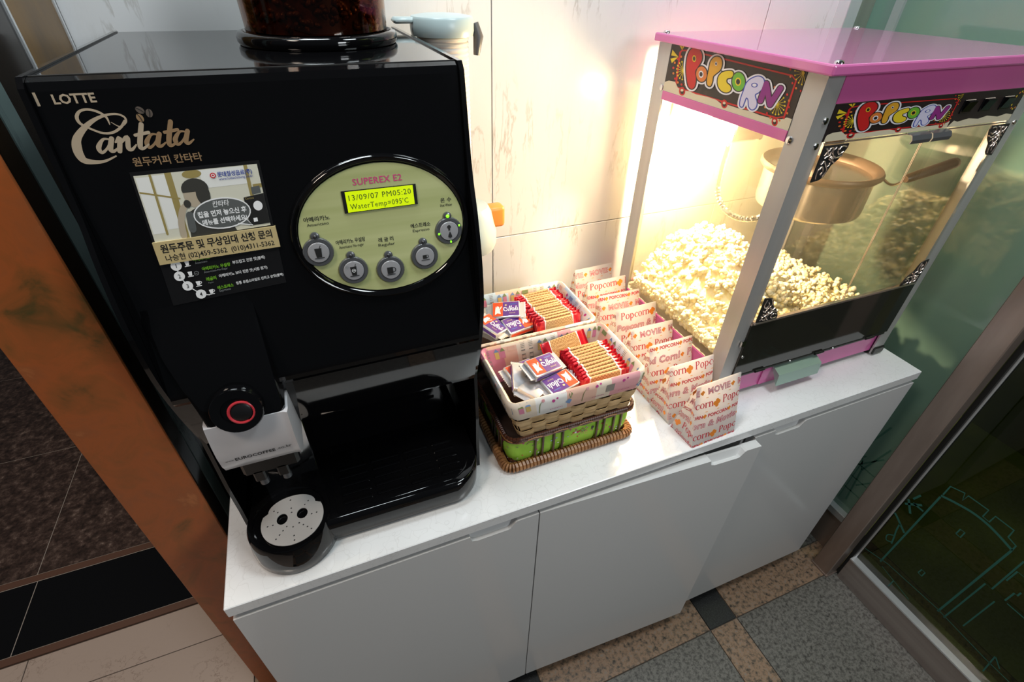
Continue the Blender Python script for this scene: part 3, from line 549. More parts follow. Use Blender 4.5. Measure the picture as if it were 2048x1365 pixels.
rows = [(0.305, 0.12, '1', '아메리카노', 0.26, 0.40, 'Americano', '부드럽고 진한 맛(시럽 첨가)', 0.43, 0.80), (0.222, 0.12, '2', '아메리카노 무설탕', 0.31, 0.55, 'Americano No-Sugar', '부드럽고 진한 맛(블랙)', 0.57, 0.86), (0.135, 0.16, '3', '레귤러', 0.32, 0.405, 'Regular', '아메리카노 보다 진한 맛(시럽 첨가)', 0.43, 0.86), (0.05, 0.245, '4', '에스프레소', 0.39, 0.53, 'Espresso', '정통 유럽스타일로 진하고 쓴맛(블랙)', 0.555, 0.99)]
A.add(rib([(r[1], r[0]) for r in rows] + [(0.31, 0.03)], 0.008, smooth=False), 'ink_white', 13)
for v, u, nn, ko, a0, a1, en, de, d0, d1 in rows:
    A.add(disc((u, v), 0.043, 20, 0.038), 'ink_white', 15).add(mv(text(nn, 0.045, 0.01, 'CENTER'), u, v - 0.016), 'ink_black', 17)
    cu = u + 0.088; A.add([[(cu - 0.018, v + 0.022), (cu + 0.018, v + 0.022), (cu + 0.012, v - 0.012), (cu - 0.012, v - 0.012)]] + rect(cu - 0.024, v - 0.02, cu + 0.024, v - 0.014), 'ink_white', 15)
    if nn in '34': A.add(annulus((cu + 0.02, v + 0.008), 0.012, 0.01, 0.007, 0.006, 10), 'ink_white', 15)
    if nn == '2': A.add(annulus((cu + 0.05, v), 0.02, 0.017, 0.016, 0.013, 14) + rect(cu + 0.04, v - 0.002, cu + 0.06, v + 0.002), 'ink_grey', 15)
    A.add(fit(text(ko, 1, 0.025), a0, a1, v + 0.012), 'ink_green', 15).add(fit(text(en, 1), a0 + 0.01, a1 - 0.03, v - 0.012), 'ink_grey', 15).add(fit(text(de, 1, 0.015), d0, d1, v + 0.02), 'ink_white', 15)
A.part('poster_print', pq, poster, 0.00006)
G = homog([(0, 0), (1, 0), (1, 1), (0, 1)], [(0.0795, -0.1615), (0.189, -0.16), (0.1895, -0.1385), (0.0803, -0.1395)])
gq = lambda u, v, h: fpl(*G(u, v), h)
gc = [gq(u, v, h) for h in (0.0028, 0.0) for u, v in ((0, 0), (1, 0), (1, 1), (0, 1))]
b = MB(); b.add(gc, [(0, 1, 2, 3), (0, 4, 5, 1), (1, 5, 6, 2), (2, 6, 7, 3), (3, 7, 4, 0)]); gb = b.part('order_sticker', MATS['band_gold'], cm, None, label='gold sticker strip with order phone numbers')
A = Art(); A.add(fit(text('원두주문 및 무상임대 신청 문의', 1, 0.025), 0.045, 0.955, 0.53, 0.36), 'ink_black', 1).add(fit(text('나승현 (02)459-5362  (010)4311-5362', 1, 0.012), 0.06, 0.955, 0.13, 0.27), 'ink_black', 1)
A.part('lettering', lambda u, v, h: gq(u, v, h + 0.0028), gb, 0.0001)
# oval control panel
oc = (0.2975, -0.1575)
def ell(rx, ry, v0, n=56): return [fpl(oc[0] + rx * math.cos(2 * math.pi * i / n), oc[1] + ry * math.sin(2 * math.pi * i / n), v0) for i in range(n)]
b = MB(); b.loft([ell(0.0975, 0.079, -0.001), ell(0.0972, 0.0787, 0.0035), ell(0.0945, 0.076, 0.0055), ell(0.0915, 0.073, 0.0045), ell(0.0895, 0.071, 0.0015)]); panel = b.part('control_panel', MATS['black_gloss'], cm, 50)
b = MB(); b.loft([ell(0.0893, 0.0703, 0.001), ell(0.0890, 0.0700, 0.0024)]); b.part('faceplate', MATS['plate_gold'], panel, 30, label='brushed pale gold oval faceplate')
A = Art(); PH = 0.0026
A.add(fit(text('SUPEREX E2', 1, 0.012, spacing=1.05), 0.2725, 0.3235, -0.1075), 'ink_pink')
for ko, en, u, v, w in (('아메리카노', 'Americano', 0.2300, -0.1385, 0.026), ('아메리카노 무설탕', 'Americano No-sugar', 0.2590, -0.1665, 0.031), ('레 귤 러', 'Regular', 0.2965, -0.1705, 0.0165), ('에스프레소', 'Espresso', 0.3370, -0.1600, 0.0225), ('온 수', 'Hot Water', 0.3690, -0.1360, 0.0125)):
    A.add(fit(text(ko, 1, 0.012), u - w / 2, u + w / 2, v, 0.0046), 'ink_black').add(fit(text(en, 1, 0.003), u - w * 0.42 if w > 0.02 else u - w * 0.55, u + w * 0.42 if w > 0.02 else u + w * 0.55, v - 0.0052, 0.0031), 'ink_black')
A.part('lettering', lambda u, v, h: fpl(u, v, h + PH), panel, 0.0001)
b = MB(); L4 = [(0.2590, -0.1350), (0.3370, -0.1345), (0.3372, -0.1128), (0.2592, -0.1120)]
b.loft([[fpl(u, v, 0.002) for u, v in L4], [fpl(u, v, 0.0036) for u, v in L4]]); b.part('display_frame', MATS['black_satin'], panel, None)
L5 = [(0.2625, -0.1342), (0.3335, -0.1338), (0.3337, -0.1136), (0.2627, -0.1130)]
b = MB(); b.loft([[fpl(u, v, 0.0036) for u, v in L5], [fpl(u, v, 0.0041) for u, v in L5]]); b.part('display', MATS['lcd'], panel, None, label='yellow green lit display')
A = Art(); A.add(fit(text('13/09/07 PM05:20', 1, 0.0, spacing=1.12), 0.2655, 0.3310, -0.1222, 0.0056), 'lcd_ink').add(fit(text("WaterTemp=095'C", 1, 0.0, spacing=1.12), 0.2655, 0.3270, -0.1312, 0.0056), 'lcd_ink')
A.part('display_text', lambda u, v, h: fpl(u, v, h + 0.0042), panel, 0.0001)
for k, (u, v) in enumerate(((0.2243, -0.1715), (0.2560, -0.1975), (0.2962, -0.2035), (0.3370, -0.1945), (0.3685, -0.1690))):
    n_ = Vector(fpl(0, 0, 1)) - Vector(fpl(0, 0, 0)); c0 = Vector(fpl(u, v, 0.002))
    b = MB(); b.lathe([(0.0158, 0), (0.0158, 0.002), (0.0148, 0.0034), (0.0118, 0.0034), (0.0108, 0.0018)], c0, 30, axis=n_); b.lathe([(0.0046, 0), (0.0046, 0.0026), (0.0036, 0.0032), (0.0004, 0.003)], Vector(fpl(u, v + 0.0172, 0.002)), 16, axis=n_)
    bt = b.part('button', MATS['dark_chrome'], panel, 40)
    b = MB(); b.lathe([(0.0112, 0.001), (0.0112, 0.003), (0.0104, 0.0042), (0.0004, 0.0046)], c0, 28, axis=n_); b.part('button_cap', MATS['button_silver'], panel, 40)
    b = MB(); b.ball(fpl(u, v + 0.0172, 0.0046), 0.0022, 2); b.part('indicator_lamp_or_glint', MATS['led_and_glint' if k == 4 else 'led_off'], panel, 40, label='lit green indicator lamp' if k == 4 else None)
    if k == 4:
        for du, dv in ((0.0125, 0.005), (-0.0122, -0.002), (0.001, -0.0128)):
            b = MB(); b.ball(fpl(u + du, v + dv, 0.0050), 0.0012, 2, sc=(1, 1, 1.3)); b.part('indicator_lamp_or_glint', MATS['led_and_glint'], panel, 40, label='lit green indicator lamp')  # glowing beads imitate the lamp's green glints on the ring
    A = Art()
    if k == 0: A.add([[(-0.0036, 0.005), (0.0036, 0.005), (0.0026, -0.005), (-0.0026, -0.005)]] + rect(-0.005, -0.0062, 0.005, -0.0053) + rib([(0.002, 0.005), (0.003, 0.0075)], 0.0006), 'ink_black')
    if k == 1: A.add([[(-0.0034, 0.005), (0.0034, 0.005), (0.0024, -0.005), (-0.0024, -0.005)]] + rect(-0.005, -0.0062, 0.005, -0.0053) + rib([(0.002, 0.005), (0.003, 0.0075)], 0.0006), 'ink_black').add(annulus((0, 0.0005), 0.0021, 0.0021, 0.0016, 0.0016, 14) + rect(-0.001, 0.0002, 0.001, 0.0008), 'ink_white', 2).add(annulus((-0.0062, 0.0052), 0.0016, 0.0016, 0.0011, 0.0011, 12), 'ink_grey', 1)
    if k == 2: A.add(rect(-0.0042, -0.0042, 0.0022, 0.0036) + annulus((0.003, 0.0002), 0.0026, 0.003, 0.0018, 0.0022, 14) + rect(-0.0052, -0.0056, 0.0042, -0.0047), 'ink_black')
    if k == 3: A.add(rect(-0.0028, -0.0022, 0.0016, 0.0022) + annulus((0.0024, 0.0004), 0.0018, 0.0018, 0.0012, 0.0012, 12) + rect(-0.0048, -0.004, 0.0048, -0.0032), 'ink_black')
    if k == 4: A.add(disc((0, 0.0052), 0.0022) + rect(-0.001, 0.001, 0.001, 0.005) + disc((0.0004, -0.0055), 0.0022) + [[(-0.0014, -0.0042), (0.0022, -0.0042), (0.0006, 0.0)]], 'ink_black')
    A.part('button_icon', lambda a, b_, h, u=u, v=v: fpl(u + a, v + b_, h + 0.0068), panel, 0.0001)
# bean hopper on the lid
hc = (0.28, 0.315)
b = MB(); b.lathe([(0.0905, 0.0), (0.0925, 0.003), (0.0925, 0.009), (0.0905, 0.012), (0.086, 0.013), (0.0845, 0.010), (0.083, 0.002), (0.07, 0.0)], (*hc, 0.6207), 64); hop = b.part('hopper_collar', MATS['black_gloss'], cm, 50)
b = MB(); b.lathe([(0.081, 0.631), (0.083, 0.70), (0.085, 0.80), (0.083, 0.80), (0.081, 0.70), (0.079, 0.632)], (*hc, 0), 64, cap=False); b.part('hopper_glass', MATS['hopper_glass'], cm, 50)
b = MB(); b.lathe([(0.087, 0.80), (0.088, 0.815), (0.08, 0.822), (0.001, 0.824)], (*hc, 0), 48); b.part('hopper_lid', MATS['black_gloss'], cm, 40)
b = MB(); b.lathe([(0.070, 0.633), (0.070, 0.76), (0.05, 0.775), (0.001, 0.78)], (*hc, 0), 32)
for i in range(900):
    a = random.uniform(0, 2 * math.pi); z = random.uniform(0.638, 0.762); r = random.uniform(0.068, 0.0735)
    b.ball((hc[0] + r * math.cos(a), hc[1] + r * math.sin(a), z), 0.0048, 2, sc=(1, 0.75, 0.62), rot=Matrix.Rotation(random.uniform(0, 6), 3, Vector((random.uniform(-1, 1), random.uniform(-1, 1), random.uniform(-1, 1))).normalized()))
o = b.thing('coffee_beans', MATS['bean_brown'], 'roasted brown coffee beans filling the round hopper on the coffee machine', 'coffee beans'); o['kind'] = 'stuff'
# ------------------------------------------------------------------ paper cup tube beside the machine
mat('pale_plastic', (0.46, 0.55, 0.55), 0.3); mat('orange_plastic', (0.85, 0.28, 0.05), 0.35); mat('cup_paper', (0.72, 0.68, 0.64), 0.6); mat('grey_plastic', (0.10, 0.10, 0.105), 0.4)
cd = thing('cup_dispenser', (0.468, 0.44, 0.24), 'pale grey tube of paper cups with an orange latch beside the black machine', 'cup dispenser')
dx, dy = 0.468, 0.44
b = MB(); b.lathe([(0.047, 0.612), (0.0485, 0.618), (0.0485, 0.634), (0.046, 0.637), (0.030, 0.6395), (0.001, 0.640)], (dx, dy, 0), 40); b.box(dx - 0.075, dx - 0.03, dy - 0.012, dy + 0.012, 0.628, 0.636, 0.003); b.part('lid', MATS['pale_plastic'], cd, 40)
b = MB(); b.tube([(dx + 0.049, dy - 0.01, 0.628), (dx + 0.054, dy - 0.012, 0.61), (dx + 0.050, dy - 0.013, 0.585)], [0.006, 0.008, 0.005], 10); b.part('lid_clip', MATS['grey_plastic'], cd, 40)
b = MB(); pr_ = []
for k in range(44): z = 0.30 + k * 0.0071; pr_ += [(0.0385, z), (0.0395, z + 0.002), (0.0395, z + 0.0045), (0.0378, z + 0.0068)]
b.lathe(pr_, (dx, dy, 0), 32); b.part('cup_column', MATS['cup_paper'], cd, 25)
b = MB(); b.lathe([(0.038, 0.245), (0.052, 0.25), (0.0565, 0.262), (0.0565, 0.285), (0.052, 0.30), (0.047, 0.325), (0.040, 0.335)], (dx + 0.028, dy, 0), 40); b.box(dx - 0.02, dx + 0.02, dy + 0.03, dy + 0.08, 0.27, 0.33, 0.004); b.part('collar', MATS['pale_plastic'], cd, 40)
b = MB(); b.box(dx + 0.062, dx + 0.102, dy - 0.016, dy + 0.014, 0.287, 0.330, 0.008, seg=3); b.part('latch', MATS['orange_plastic'], cd, 40)
# ------------------------------------------------------------------ popcorn machine
import numpy as np
mat('pink_enamel', (0.58, 0.115, 0.33), 0.22, coat=0.3); mat('pink_roof', (0.62, 0.15, 0.38), 0.12, coat=0.6)
noise_mat('post_alu', [(0.3, (0.46, 0.45, 0.44)), (0.7, (0.54, 0.53, 0.52))], 30, 2, 0.34, 0.45, stretch=(1, 1, 0.05))
mat('kettle_steel', (0.60, 0.54, 0.46), 0.2, 0.9); mat('kettle_bronze', (0.13, 0.08, 0.048), 0.42, 0.4); mat('handle_brown', (0.05, 0.028, 0.014), 0.35)
mat('dark_door', (0.022, 0.021, 0.017), 0.06, spec=0.6); mat('hinge_dark', (0.03, 0.032, 0.028), 0.3, 0.5); mat('brass', (0.6, 0.47, 0.2), 0.3, 0.7)
mat('copper_chrome', (0.75, 0.62, 0.54), 0.15, 0.85); mat('handle_green', (0.30, 0.42, 0.36), 0.25, 0.4); mat('tray_steel', (0.42, 0.38, 0.32), 0.4, 0.5)
mat('bulb', (1.0, 0.80, 0.50), 0.4, emit=45.0)
mat('ban_red', (0.50, 0.012, 0.012), 0.4); mat('ban_cream', (0.62, 0.55, 0.40), 0.4); mat('ban_black', (0.018, 0.012, 0.012), 0.35); mat('ban_yellow', (0.70, 0.52, 0.02), 0.4); mat('ban_orange', (0.60, 0.17, 0.03), 0.4)
mat('ban_amber', (0.62, 0.31, 0.02), 0.4); mat('ban_lime', (0.13, 0.40, 0.03), 0.4); mat('ban_white', (0.72, 0.70, 0.74), 0.4); mat('ban_lilac', (0.58, 0.55, 0.70), 0.4); mat('ban_purple', (0.24, 0.02, 0.19), 0.4); mat('ban_blue', (0.03, 0.06, 0.35), 0.4)
glass_mat('clear_glass', (0.97, 0.97, 0.95), 1.0, 0.0, 1.5, haze=(0.95, 0.85, 0.6), hazef=0.008); glass_mat('far_glass', (0.93, 0.93, 0.90), 1.0, 0.01, 2.0); glass_mat('hazy_glass', (0.95, 0.95, 0.90), 1.0, 0.01, 1.5, haze=(0.95, 0.85, 0.62), hazef=0.07)
PX0, PX1, PY0, PY1 = 0.882, 1.372, 0.083, 0.452
pm = thing('popcorn_machine', (1.127, 0.27, 0.0), 'pink popcorn machine with glass sides, hanging kettle and warm lamp on the counter', 'popcorn machine')
b = MB(); b.box(0.868, 1.386, 0.068, 0.452, 0.5950, 0.6085, 0.0025, seg=2); roof = b.part('roof', MATS['pink_roof'], pm, 12)
for x, y in ((0.886, 0.079), (0.886, 0.442), (1.368, 0.079), (1.368, 0.442)):
    b = MB(); b.lathe([(0.006, 0.6085), (0.006, 0.6095), (0.0045, 0.0115 + 0.6), (0.0008, 0.6122)], (x, y, 0), 14); b.part('screw', MATS['chrome'], roof, 40)
for x0, x1, y0, y1 in ((PX0, PX0 + 0.034, PY0, PY0 + 0.033), (PX1 - 0.034, PX1, PY0, PY0 + 0.033), (PX0, PX0 + 0.034, PY1 - 0.036, PY1), (PX1 - 0.034, PX1, PY1 - 0.036, PY1)):
    L = []; fx = x0 == PX0; fy = y0 == PY0; t = 0.003
    ox, oy = (x0, x1) if fx else (x1, x0), (y0, y1) if fy else (y1, y0)
    sx, sy = (1 if fx else -1), (1 if fy else -1)
    poly = [(ox[0], oy[0]), (ox[1], oy[0]), (ox[1], oy[0] + sy * t), (ox[0] + sx * t, oy[0] + sy * t), (ox[0] + sx * t, oy[1]), (ox[0], oy[1])]
    b = MB(); b.prism(poly, 0.006, 0.5965, 'z'); pst = b.part('corner_post', MATS['post_alu'], pm, 20)
def screw(x, y, z, ax, par, r=0.005):
    b = MB(); b.lathe([(r, 0), (r * 0.9, 0.0016), (r * 0.4, 0.0026), (0.0003, 0.0028)], (x, y, z), 12, axis=ax); b.part('screw', MATS['chrome'], par, 40)
for z in (0.503, 0.537): screw(PX0 + 0.024, PY0, z, (0, -1, 0), pm); screw(PX1 - 0.010, PY0, z, (0, -1, 0), pm)
screw(PX0, PY0 + 0.026, 0.507, (-1, 0, 0), pm, 0.006); screw(PX0, PY1 - 0.029, 0.522, (-1, 0, 0), pm, 0.006)
# side sign, strips and glass of the left face (u along the face towards the viewer)
def lbox(name, y0, y1, z0, z1, m, x0=PX0 + 0.001, t=0.004, lab=None):
    b = MB(); b.box(x0, x0 + t, y0, y1, z0, z1, 0.0006); return b.part(name, MATS[m], pm, label=lab)
sgn = lbox('side_sign', PY0 + 0.033, PY1 - 0.036, 0.518, 0.5965, 'ban_black', PX0 - 0.0006, 0.004, 'side sign with colourful bubble lettering')
lbox('pink_rail', PY0 + 0.033, PY1 - 0.036, 0.503, 0.518, 'pink_enamel', PX0 - 0.0016, 0.01)
lbox('base_panel', PY0 + 0.033, PY1 - 0.036, 0.010, 0.087, 'pink_enamel', PX0)
lbox('side_glass', PY0 + 0.030, PY1 - 0.033, 0.085, 0.505, 'hazy_glass', PX0 + 0.004, 0.003)
b = MB(); b.box(PX1 - 0.007, PX1 - 0.004, PY0 + 0.03, PY1 - 0.03, 0.085, 0.505); b.part('side_glass', MATS['far_glass'], pm)
b = MB(); b.box(PX0 + 0.03, PX1 - 0.03, PY1 - 0.007, PY1 - 0.004, 0.085, 0.505); b.part('back_glass', MATS['hazy_glass'], pm)
for z0, z1 in ((0.01, 0.087), (0.503, 0.5965)):
    b = MB(); b.box(PX1 - 0.005, PX1 - 0.001, PY0 + 0.033, PY1 - 0.036, z0, z1); b.part('side_panel', MATS['pink_enamel'], pm)
for z0, z1 in ((0.01, 0.087), (0.503, 0.5965)):
    b = MB(); b.box(PX0 + 0.034, PX1 - 0.034, PY1 - 0.005, PY1 - 0.001, z0, z1); b.part('back_panel', MATS['pink_enamel'], pm)
b = MB(); b.box(PX0 + 0.008, PX1 - 0.008, PY0 + 0.012, PY1 - 0.008, 0.078, 0.083); b.part('floor_pan', MATS['tray_steel'], pm)
b = MB(); b.box(PX0 + 0.006, PX1 - 0.006, PY0 + 0.008, PY1 - 0.006, 0.506, 0.511); b.part('inner_ceiling', MATS['tray_steel'], pm)
# front: top panel, banner, dark flap, drawer
def fbox(name, x0, x1, z0, z1, m, y0=PY0 - 0.001, t=0.004, lab=None, bev=0.0006):
    b = MB(); b.box(x0, x1, y0, y0 + t, z0, z1, bev); return b.part(name, MATS[m], pm, label=lab)
FX0, FX1 = PX0 + 0.034, PX1 - 0.034
fbox('top_panel', FX0 - 0.003, FX1 + 0.002, 0.558, 0.5965, 'pink_enamel')
fb = fbox('front_sign', FX0 - 0.002, FX1 + 0.002, 0.5085, 0.5585, 'ban_black', PY0 - 0.0015, 0.004, 'front sign with bubble lettering beside three switches')
for x in (1.205, 1.252, 1.302):
    b = MB(); b.box(x - 0.0135, x + 0.0135, PY0 - 0.003, PY0, 0.528, 0.548, 0.001).prism([(PY0 - 0.003, 0.530), (PY0 - 0.008, 0.546), (PY0 - 0.003, 0.547)], x - 0.010, x + 0.010); b.part('rocker_switch', MATS['black_gloss'], pm)
fbox('base_panel', FX0 - 0.002, FX1 + 0.012, 0.012, 0.066, 'pink_enamel', PY0 + 0.006, 0.004)
fl = fbox('lower_flap', FX0 - 0.004, FX1 + 0.01, 0.068, 0.190, 'dark_door', PY0 - 0.003, 0.006, 'dark reflective lower flap', 0.001)
b = MB(); b.box(FX0 - 0.004, FX1 + 0.01, PY0 - 0.0032, PY0 + 0.004, 0.190, 0.1945, 0.0006); b.part('flap_edge', MATS['copper_chrome'], fl)
b = MB(); b.box(FX0, FX1, PY0 - 0.0045, PY0 + 0.002, 0.0645, 0.070, 0.001); b.part('flap_hinge', MATS['hinge_dark'], fl)
for x in (0.98, 1.14, 1.29):
    b = MB(); b.tube([(x - 0.012, PY0 - 0.005, 0.068), (x + 0.012, PY0 - 0.005, 0.068)], 0.003, 8); b.part('hinge_barrel', MATS['hinge_dark'], fl, 40)
for x in (1.06, 1.18): screw(x, PY0 - 0.004, 0.0685, (0, -1, 0), fl, 0.002)
screw(FX0 + 0.003, PY0 - 0.003, 0.118, (0, -1, 0), fl, 0.003)
b = MB(); b.box(FX0 - 0.014, FX0 - 0.002, PY0 - 0.005, PY0 - 0.001, 0.145, 0.158, 0.001); b.part('latch_plate', MATS['chrome'], fl)
dr = fbox('drawer', 1.005, 1.165, 0.014, 0.062, 'pink_enamel', PY0 + 0.003, 0.006)
b = MB(); b.prism([(PY0 + 0.003, 0.060), (PY0 - 0.018, 0.050), (PY0 - 0.020, 0.022), (PY0 - 0.0185, 0.022), (PY0 - 0.0165, 0.049), (PY0 + 0.003, 0.0585)], 1.028, 1.142); b.prism([(PY0 + 0.003, 0.060), (PY0 - 0.018, 0.050), (PY0 - 0.020, 0.022), (PY0 + 0.003, 0.058)], 1.0265, 1.028).prism([(PY0 + 0.003, 0.060), (PY0 - 0.018, 0.050), (PY0 - 0.020, 0.022), (PY0 + 0.003, 0.058)], 1.142, 1.1435); b.part('drawer_pull', MATS['handle_green'], dr, 20)
for x in (PX0 + 0.02, PX1 - 0.018):
    for y in (PY0 + 0.02, PY1 - 0.02):
        b = MB(); b.lathe([(0.012, 0.0), (0.014, 0.003), (0.012, 0.012)], (x, y, 0), 16); b.part('foot', MATS['grey_plastic'], pm, 40)
b = MB(); b.box(PX1 - 0.032, PX1 + 0.002, PY0 - 0.004, PY0 + 0.03, 0.004, 0.022, 0.002); b.part('corner_shoe', MATS['hinge_dark'], pm)
# two glass doors with filigree corners
for k, (x0, x1) in enumerate(((FX0 + 0.002, 1.1315), (1.1335, FX1 - 0.001))):
    b = MB(); b.box(x0, x1, PY0 - 0.004, PY0 - 0.0005, 0.1965, 0.5065); dg = b.part('glass_door', MATS['clear_glass'], pm)
    b = MB(); xe = x1 - 0.0012 if k == 0 else x0; b.box(xe, xe + 0.001, PY0 - 0.0041, PY0 - 0.0034, 0.1965, 0.5065).box(x0, x1, PY0 - 0.0041, PY0 - 0.0004, 0.5058, 0.5067); b.part('polished_edge', MATS['copper_chrome'], dg)
    xo = x0 if k == 0 else x1; sx = 1 if k == 0 else -1
    for zo, sz in ((0.5045, -1), (0.1985, 1)):
        P3 = lambda u, v, yy=PY0 - 0.0048: (xo + sx * u, yy, zo + sz * v)
        b = MB(); W_ = [(-0.002, 0), (0.046, 0), (0.046, 0.006), (0.036, 0.022), (0.026, 0.030), (0.02, 0.045), (0.013, 0.050), (-0.002, 0.052)]
        b.loft([[P3(u, v, PY0 - 0.0045) for u, v in W_], [P3(u, v, PY0 - 0.0065) for u, v in W_]]); orn = b.part('corner_fitting', MATS['ink_black'], dg, 20)
        b = MB()
        for pts in ([(0.004, 0.048), (0.002, 0.036), (0.008, 0.030), (0.013, 0.036), (0.010, 0.042)], [(0.016, 0.046), (0.020, 0.036), (0.014, 0.028), (0.008, 0.022), (0.003, 0.026)], [(0.042, 0.004), (0.034, 0.003), (0.028, 0.008), (0.033, 0.014), (0.040, 0.011)], [(0.040, 0.016), (0.030, 0.019), (0.022, 0.015), (0.018, 0.008), (0.022, 0.003)], [(0.004, 0.004), (0.010, 0.012), (0.018, 0.016), (0.022, 0.024), (0.018, 0.030)], [(0.004, 0.014), (0.010, 0.005), (0.016, 0.004), (0.014, 0.012), (0.006, 0.018)], [(0.030, 0.026), (0.024, 0.022), (0.026, 0.016)]):
            b.tube([P3(u, v, PY0 - 0.0068) for u, v in spline(pts, k=4)], 0.0012, 6)
        b.ball(P3(0.017, 0.018, PY0 - 0.0075), 0.0036, 2); b.part('filigree', MATS['copper_chrome'], orn, 60)
    if k == 0:
        b = MB(); b.box(x0 - 0.004, x0 + 0.052, PY0 - 0.0075, PY0 - 0.0005, 0.1945, 0.1985, 0.0005); b.part('door_sill', MATS['copper_chrome'], dg)
    b = MB(); xc = (1.087, 1.131) if k == 0 else (1.134, 1.178)
    b.prism([(PY0 - 0.004, 0.5085), (PY0 - 0.013, 0.5065), (PY0 - 0.016, 0.500), (PY0 - 0.0145, 0.4945), (PY0 - 0.013, 0.4955), (PY0 - 0.0142, 0.500), (PY0 - 0.012, 0.505), (PY0 - 0.004, 0.507)], *xc); b.part('door_grip', MATS['dark_chrome'], dg, 30)
# kettle, bracket, motor box, conduit, lamp
kc = (1.16, 0.25)
b = MB(); b.lathe([(0.083, 0.319), (0.096, 0.322), (0.098, 0.329), (0.098, 0.392)], (*kc, 0), 56, cap=True); kt = b.part('kettle', MATS['kettle_steel'], pm, 40)
b = MB(); b.lathe([(0.097, 0.389), (0.104, 0.392), (0.1088, 0.397), (0.1088, 0.402), (0.106, 0.406), (0.099, 0.404), (0.092, 0.394), (0.087, 0.370), (0.081, 0.336), (0.001, 0.332)], (*kc, 0), 56, cap=False); b.part('kettle_rim', MATS['kettle_bronze'], kt, 50)
b = MB(); b.lathe([(0.076, 0.312), (0.084, 0.319)], (*kc, 0), 40); b.part('kettle_base', MATS['kettle_steel'], kt, 40)
b = MB(); b.tube(spline([(1.222, 0.163, 0.396), (1.222, 0.148, 0.391), (1.215, 0.132, 0.397), (1.206, 0.1148, 0.4145)], k=4), 0.0025, 8); b.part('handle_rod', MATS['kettle_steel'], kt, 60)
b = MB(); a_, b_ = Vector((1.203, 0.1155, 0.413)), Vector((1.312, 0.107, 0.4345)); b.tube([a_, a_ + (b_ - a_) * 0.05, a_ + (b_ - a_) * 0.9, b_ - (b_ - a_) * 0.03, b_], [0.006, 0.0078, 0.0095, 0.009, 0.004], 12); b.part('handle_grip', MATS['handle_brown'], kt, 60)
b = MB(); b.box(1.19, 1.24, 0.305, 0.309, 0.408, 0.506, 0.001).box(1.187, 1.243, 0.28, 0.325, 0.407, 0.411, 0.001).box(1.187, 1.191, 0.28, 0.325, 0.411, 0.506).box(1.239, 1.243, 0.28, 0.325, 0.411, 0.506); b.part('hanger_bracket', MATS['kettle_steel'], pm)
b = MB(); b.box(0.985, 1.06, 0.315, 0.40, 0.440, 0.506, 0.003); b.part('motor_box', MATS['chrome'], pm)
hs = spline([(0.985, 0.325, 0.436), (0.982, 0.322, 0.39), (0.982, 0.316, 0.35), (0.984, 0.295, 0.325), (0.99, 0.26, 0.315), (1.01, 0.235, 0.318), (1.05, 0.24, 0.322), (1.085, 0.25, 0.326)], k=10)
b = MB(); b.tube(hs, [0.0062 if i % 2 else 0.0052 for i in range(len(hs))], 10); b.part('steel_conduit', MATS['chrome'], pm, 30)
LAMP = (0.903, 0.392, 0.440)
b = MB(); b.ball(LAMP, 0.011, 3, sc=(1, 1, 2.2)); lb = b.part('lamp_bulb', MATS['bulb'], pm, 60)
b = MB(); b.lathe([(0.010, 0.464), (0.012, 0.468), (0.012, 0.506)], (LAMP[0], LAMP[1], 0), 16); b.part('lamp_socket', MATS['tray_steel'], pm, 40)
pl = bpy.data.lights.new('popcorn_lamp', 'POINT'); pl.energy = 35.0; pl.color = (1.0, 0.75, 0.48); pl.shadow_soft_size = 0.012
po_ = bpy.data.objects.new('popcorn_lamp', pl); COL.objects.link(po_); po_.location = (LAMP[0] + 0.016, LAMP[1] - 0.012, LAMP[2])
LAMP2 = (0.935, 0.285, 0.488)
b = MB(); b.ball(LAMP2, 0.010, 3, sc=(1, 1.6, 1)); b.part('lamp_bulb', MATS['bulb'], pm, 60)
b = MB(); b.lathe([(0.009, 0.494), (0.011, 0.497), (0.011, 0.506)], (LAMP2[0], LAMP2[1], 0), 16); b.part('lamp_socket', MATS['tray_steel'], pm, 40)
pl2 = bpy.data.lights.new('popcorn_lamp', 'POINT'); pl2.energy = 3.5; pl2.color = (1.0, 0.74, 0.44); pl2.shadow_soft_size = 0.012
po3 = bpy.data.objects.new('popcorn_lamp', pl2); COL.objects.link(po3); po3.location = (LAMP2[0], LAMP2[1], LAMP2[2] - 0.022)
# sign artwork, drawn once in the unit square
U = homog([(100, 690), (1510, 1170), (1745, 465), (205, 140)], [(0, 0), (1, 0), (1, 1), (0, 1)])
SA = Art()
def fill(pts, k=5): return [spline([p + () for p in pts], True, k)]
def sad(polys, m, h): SA.add([[U(*p) for p in q] for q in polys], m, h)
sad(rib([(320, 225), (300, 250), (245, 640), (300, 672), (1380, 1015), (1470, 1000), (1605, 580), (1560, 520), (400, 225)], 20, True, smooth=False), 'ban_red', 1)
sad([[(108, 640), (125, 590), (170, 575), (240, 590), (270, 660), (330, 690), (400, 700), (470, 735), (600, 765), (700, 800), (760, 850), (830, 860), (960, 905), (1080, 935), (1200, 985), (1330, 1020), (1440, 1030), (1500, 1010), (1560, 1030), (1510, 1168), (100, 688)]], 'ban_cream', 2)
for c in ((318, 700), (793, 850), (1362, 1060)): sad(disc(c, 36, 14, 52), 'ban_red', 3); sad(disc((c[0], c[1] + 8), 20, 12, 26), 'ban_black', 4); sad(disc((c[0], c[1] - 12), 16, 12, 16), 'ban_cream', 5)
for q in ([(215, 215), (280, 300), (200, 283)], [(280, 300), (190, 320), (205, 372)], [(290, 160), (325, 225), (320, 165)], [(325, 225), (330, 165), (350, 172)]): sad([q], 'ban_yellow', 2)
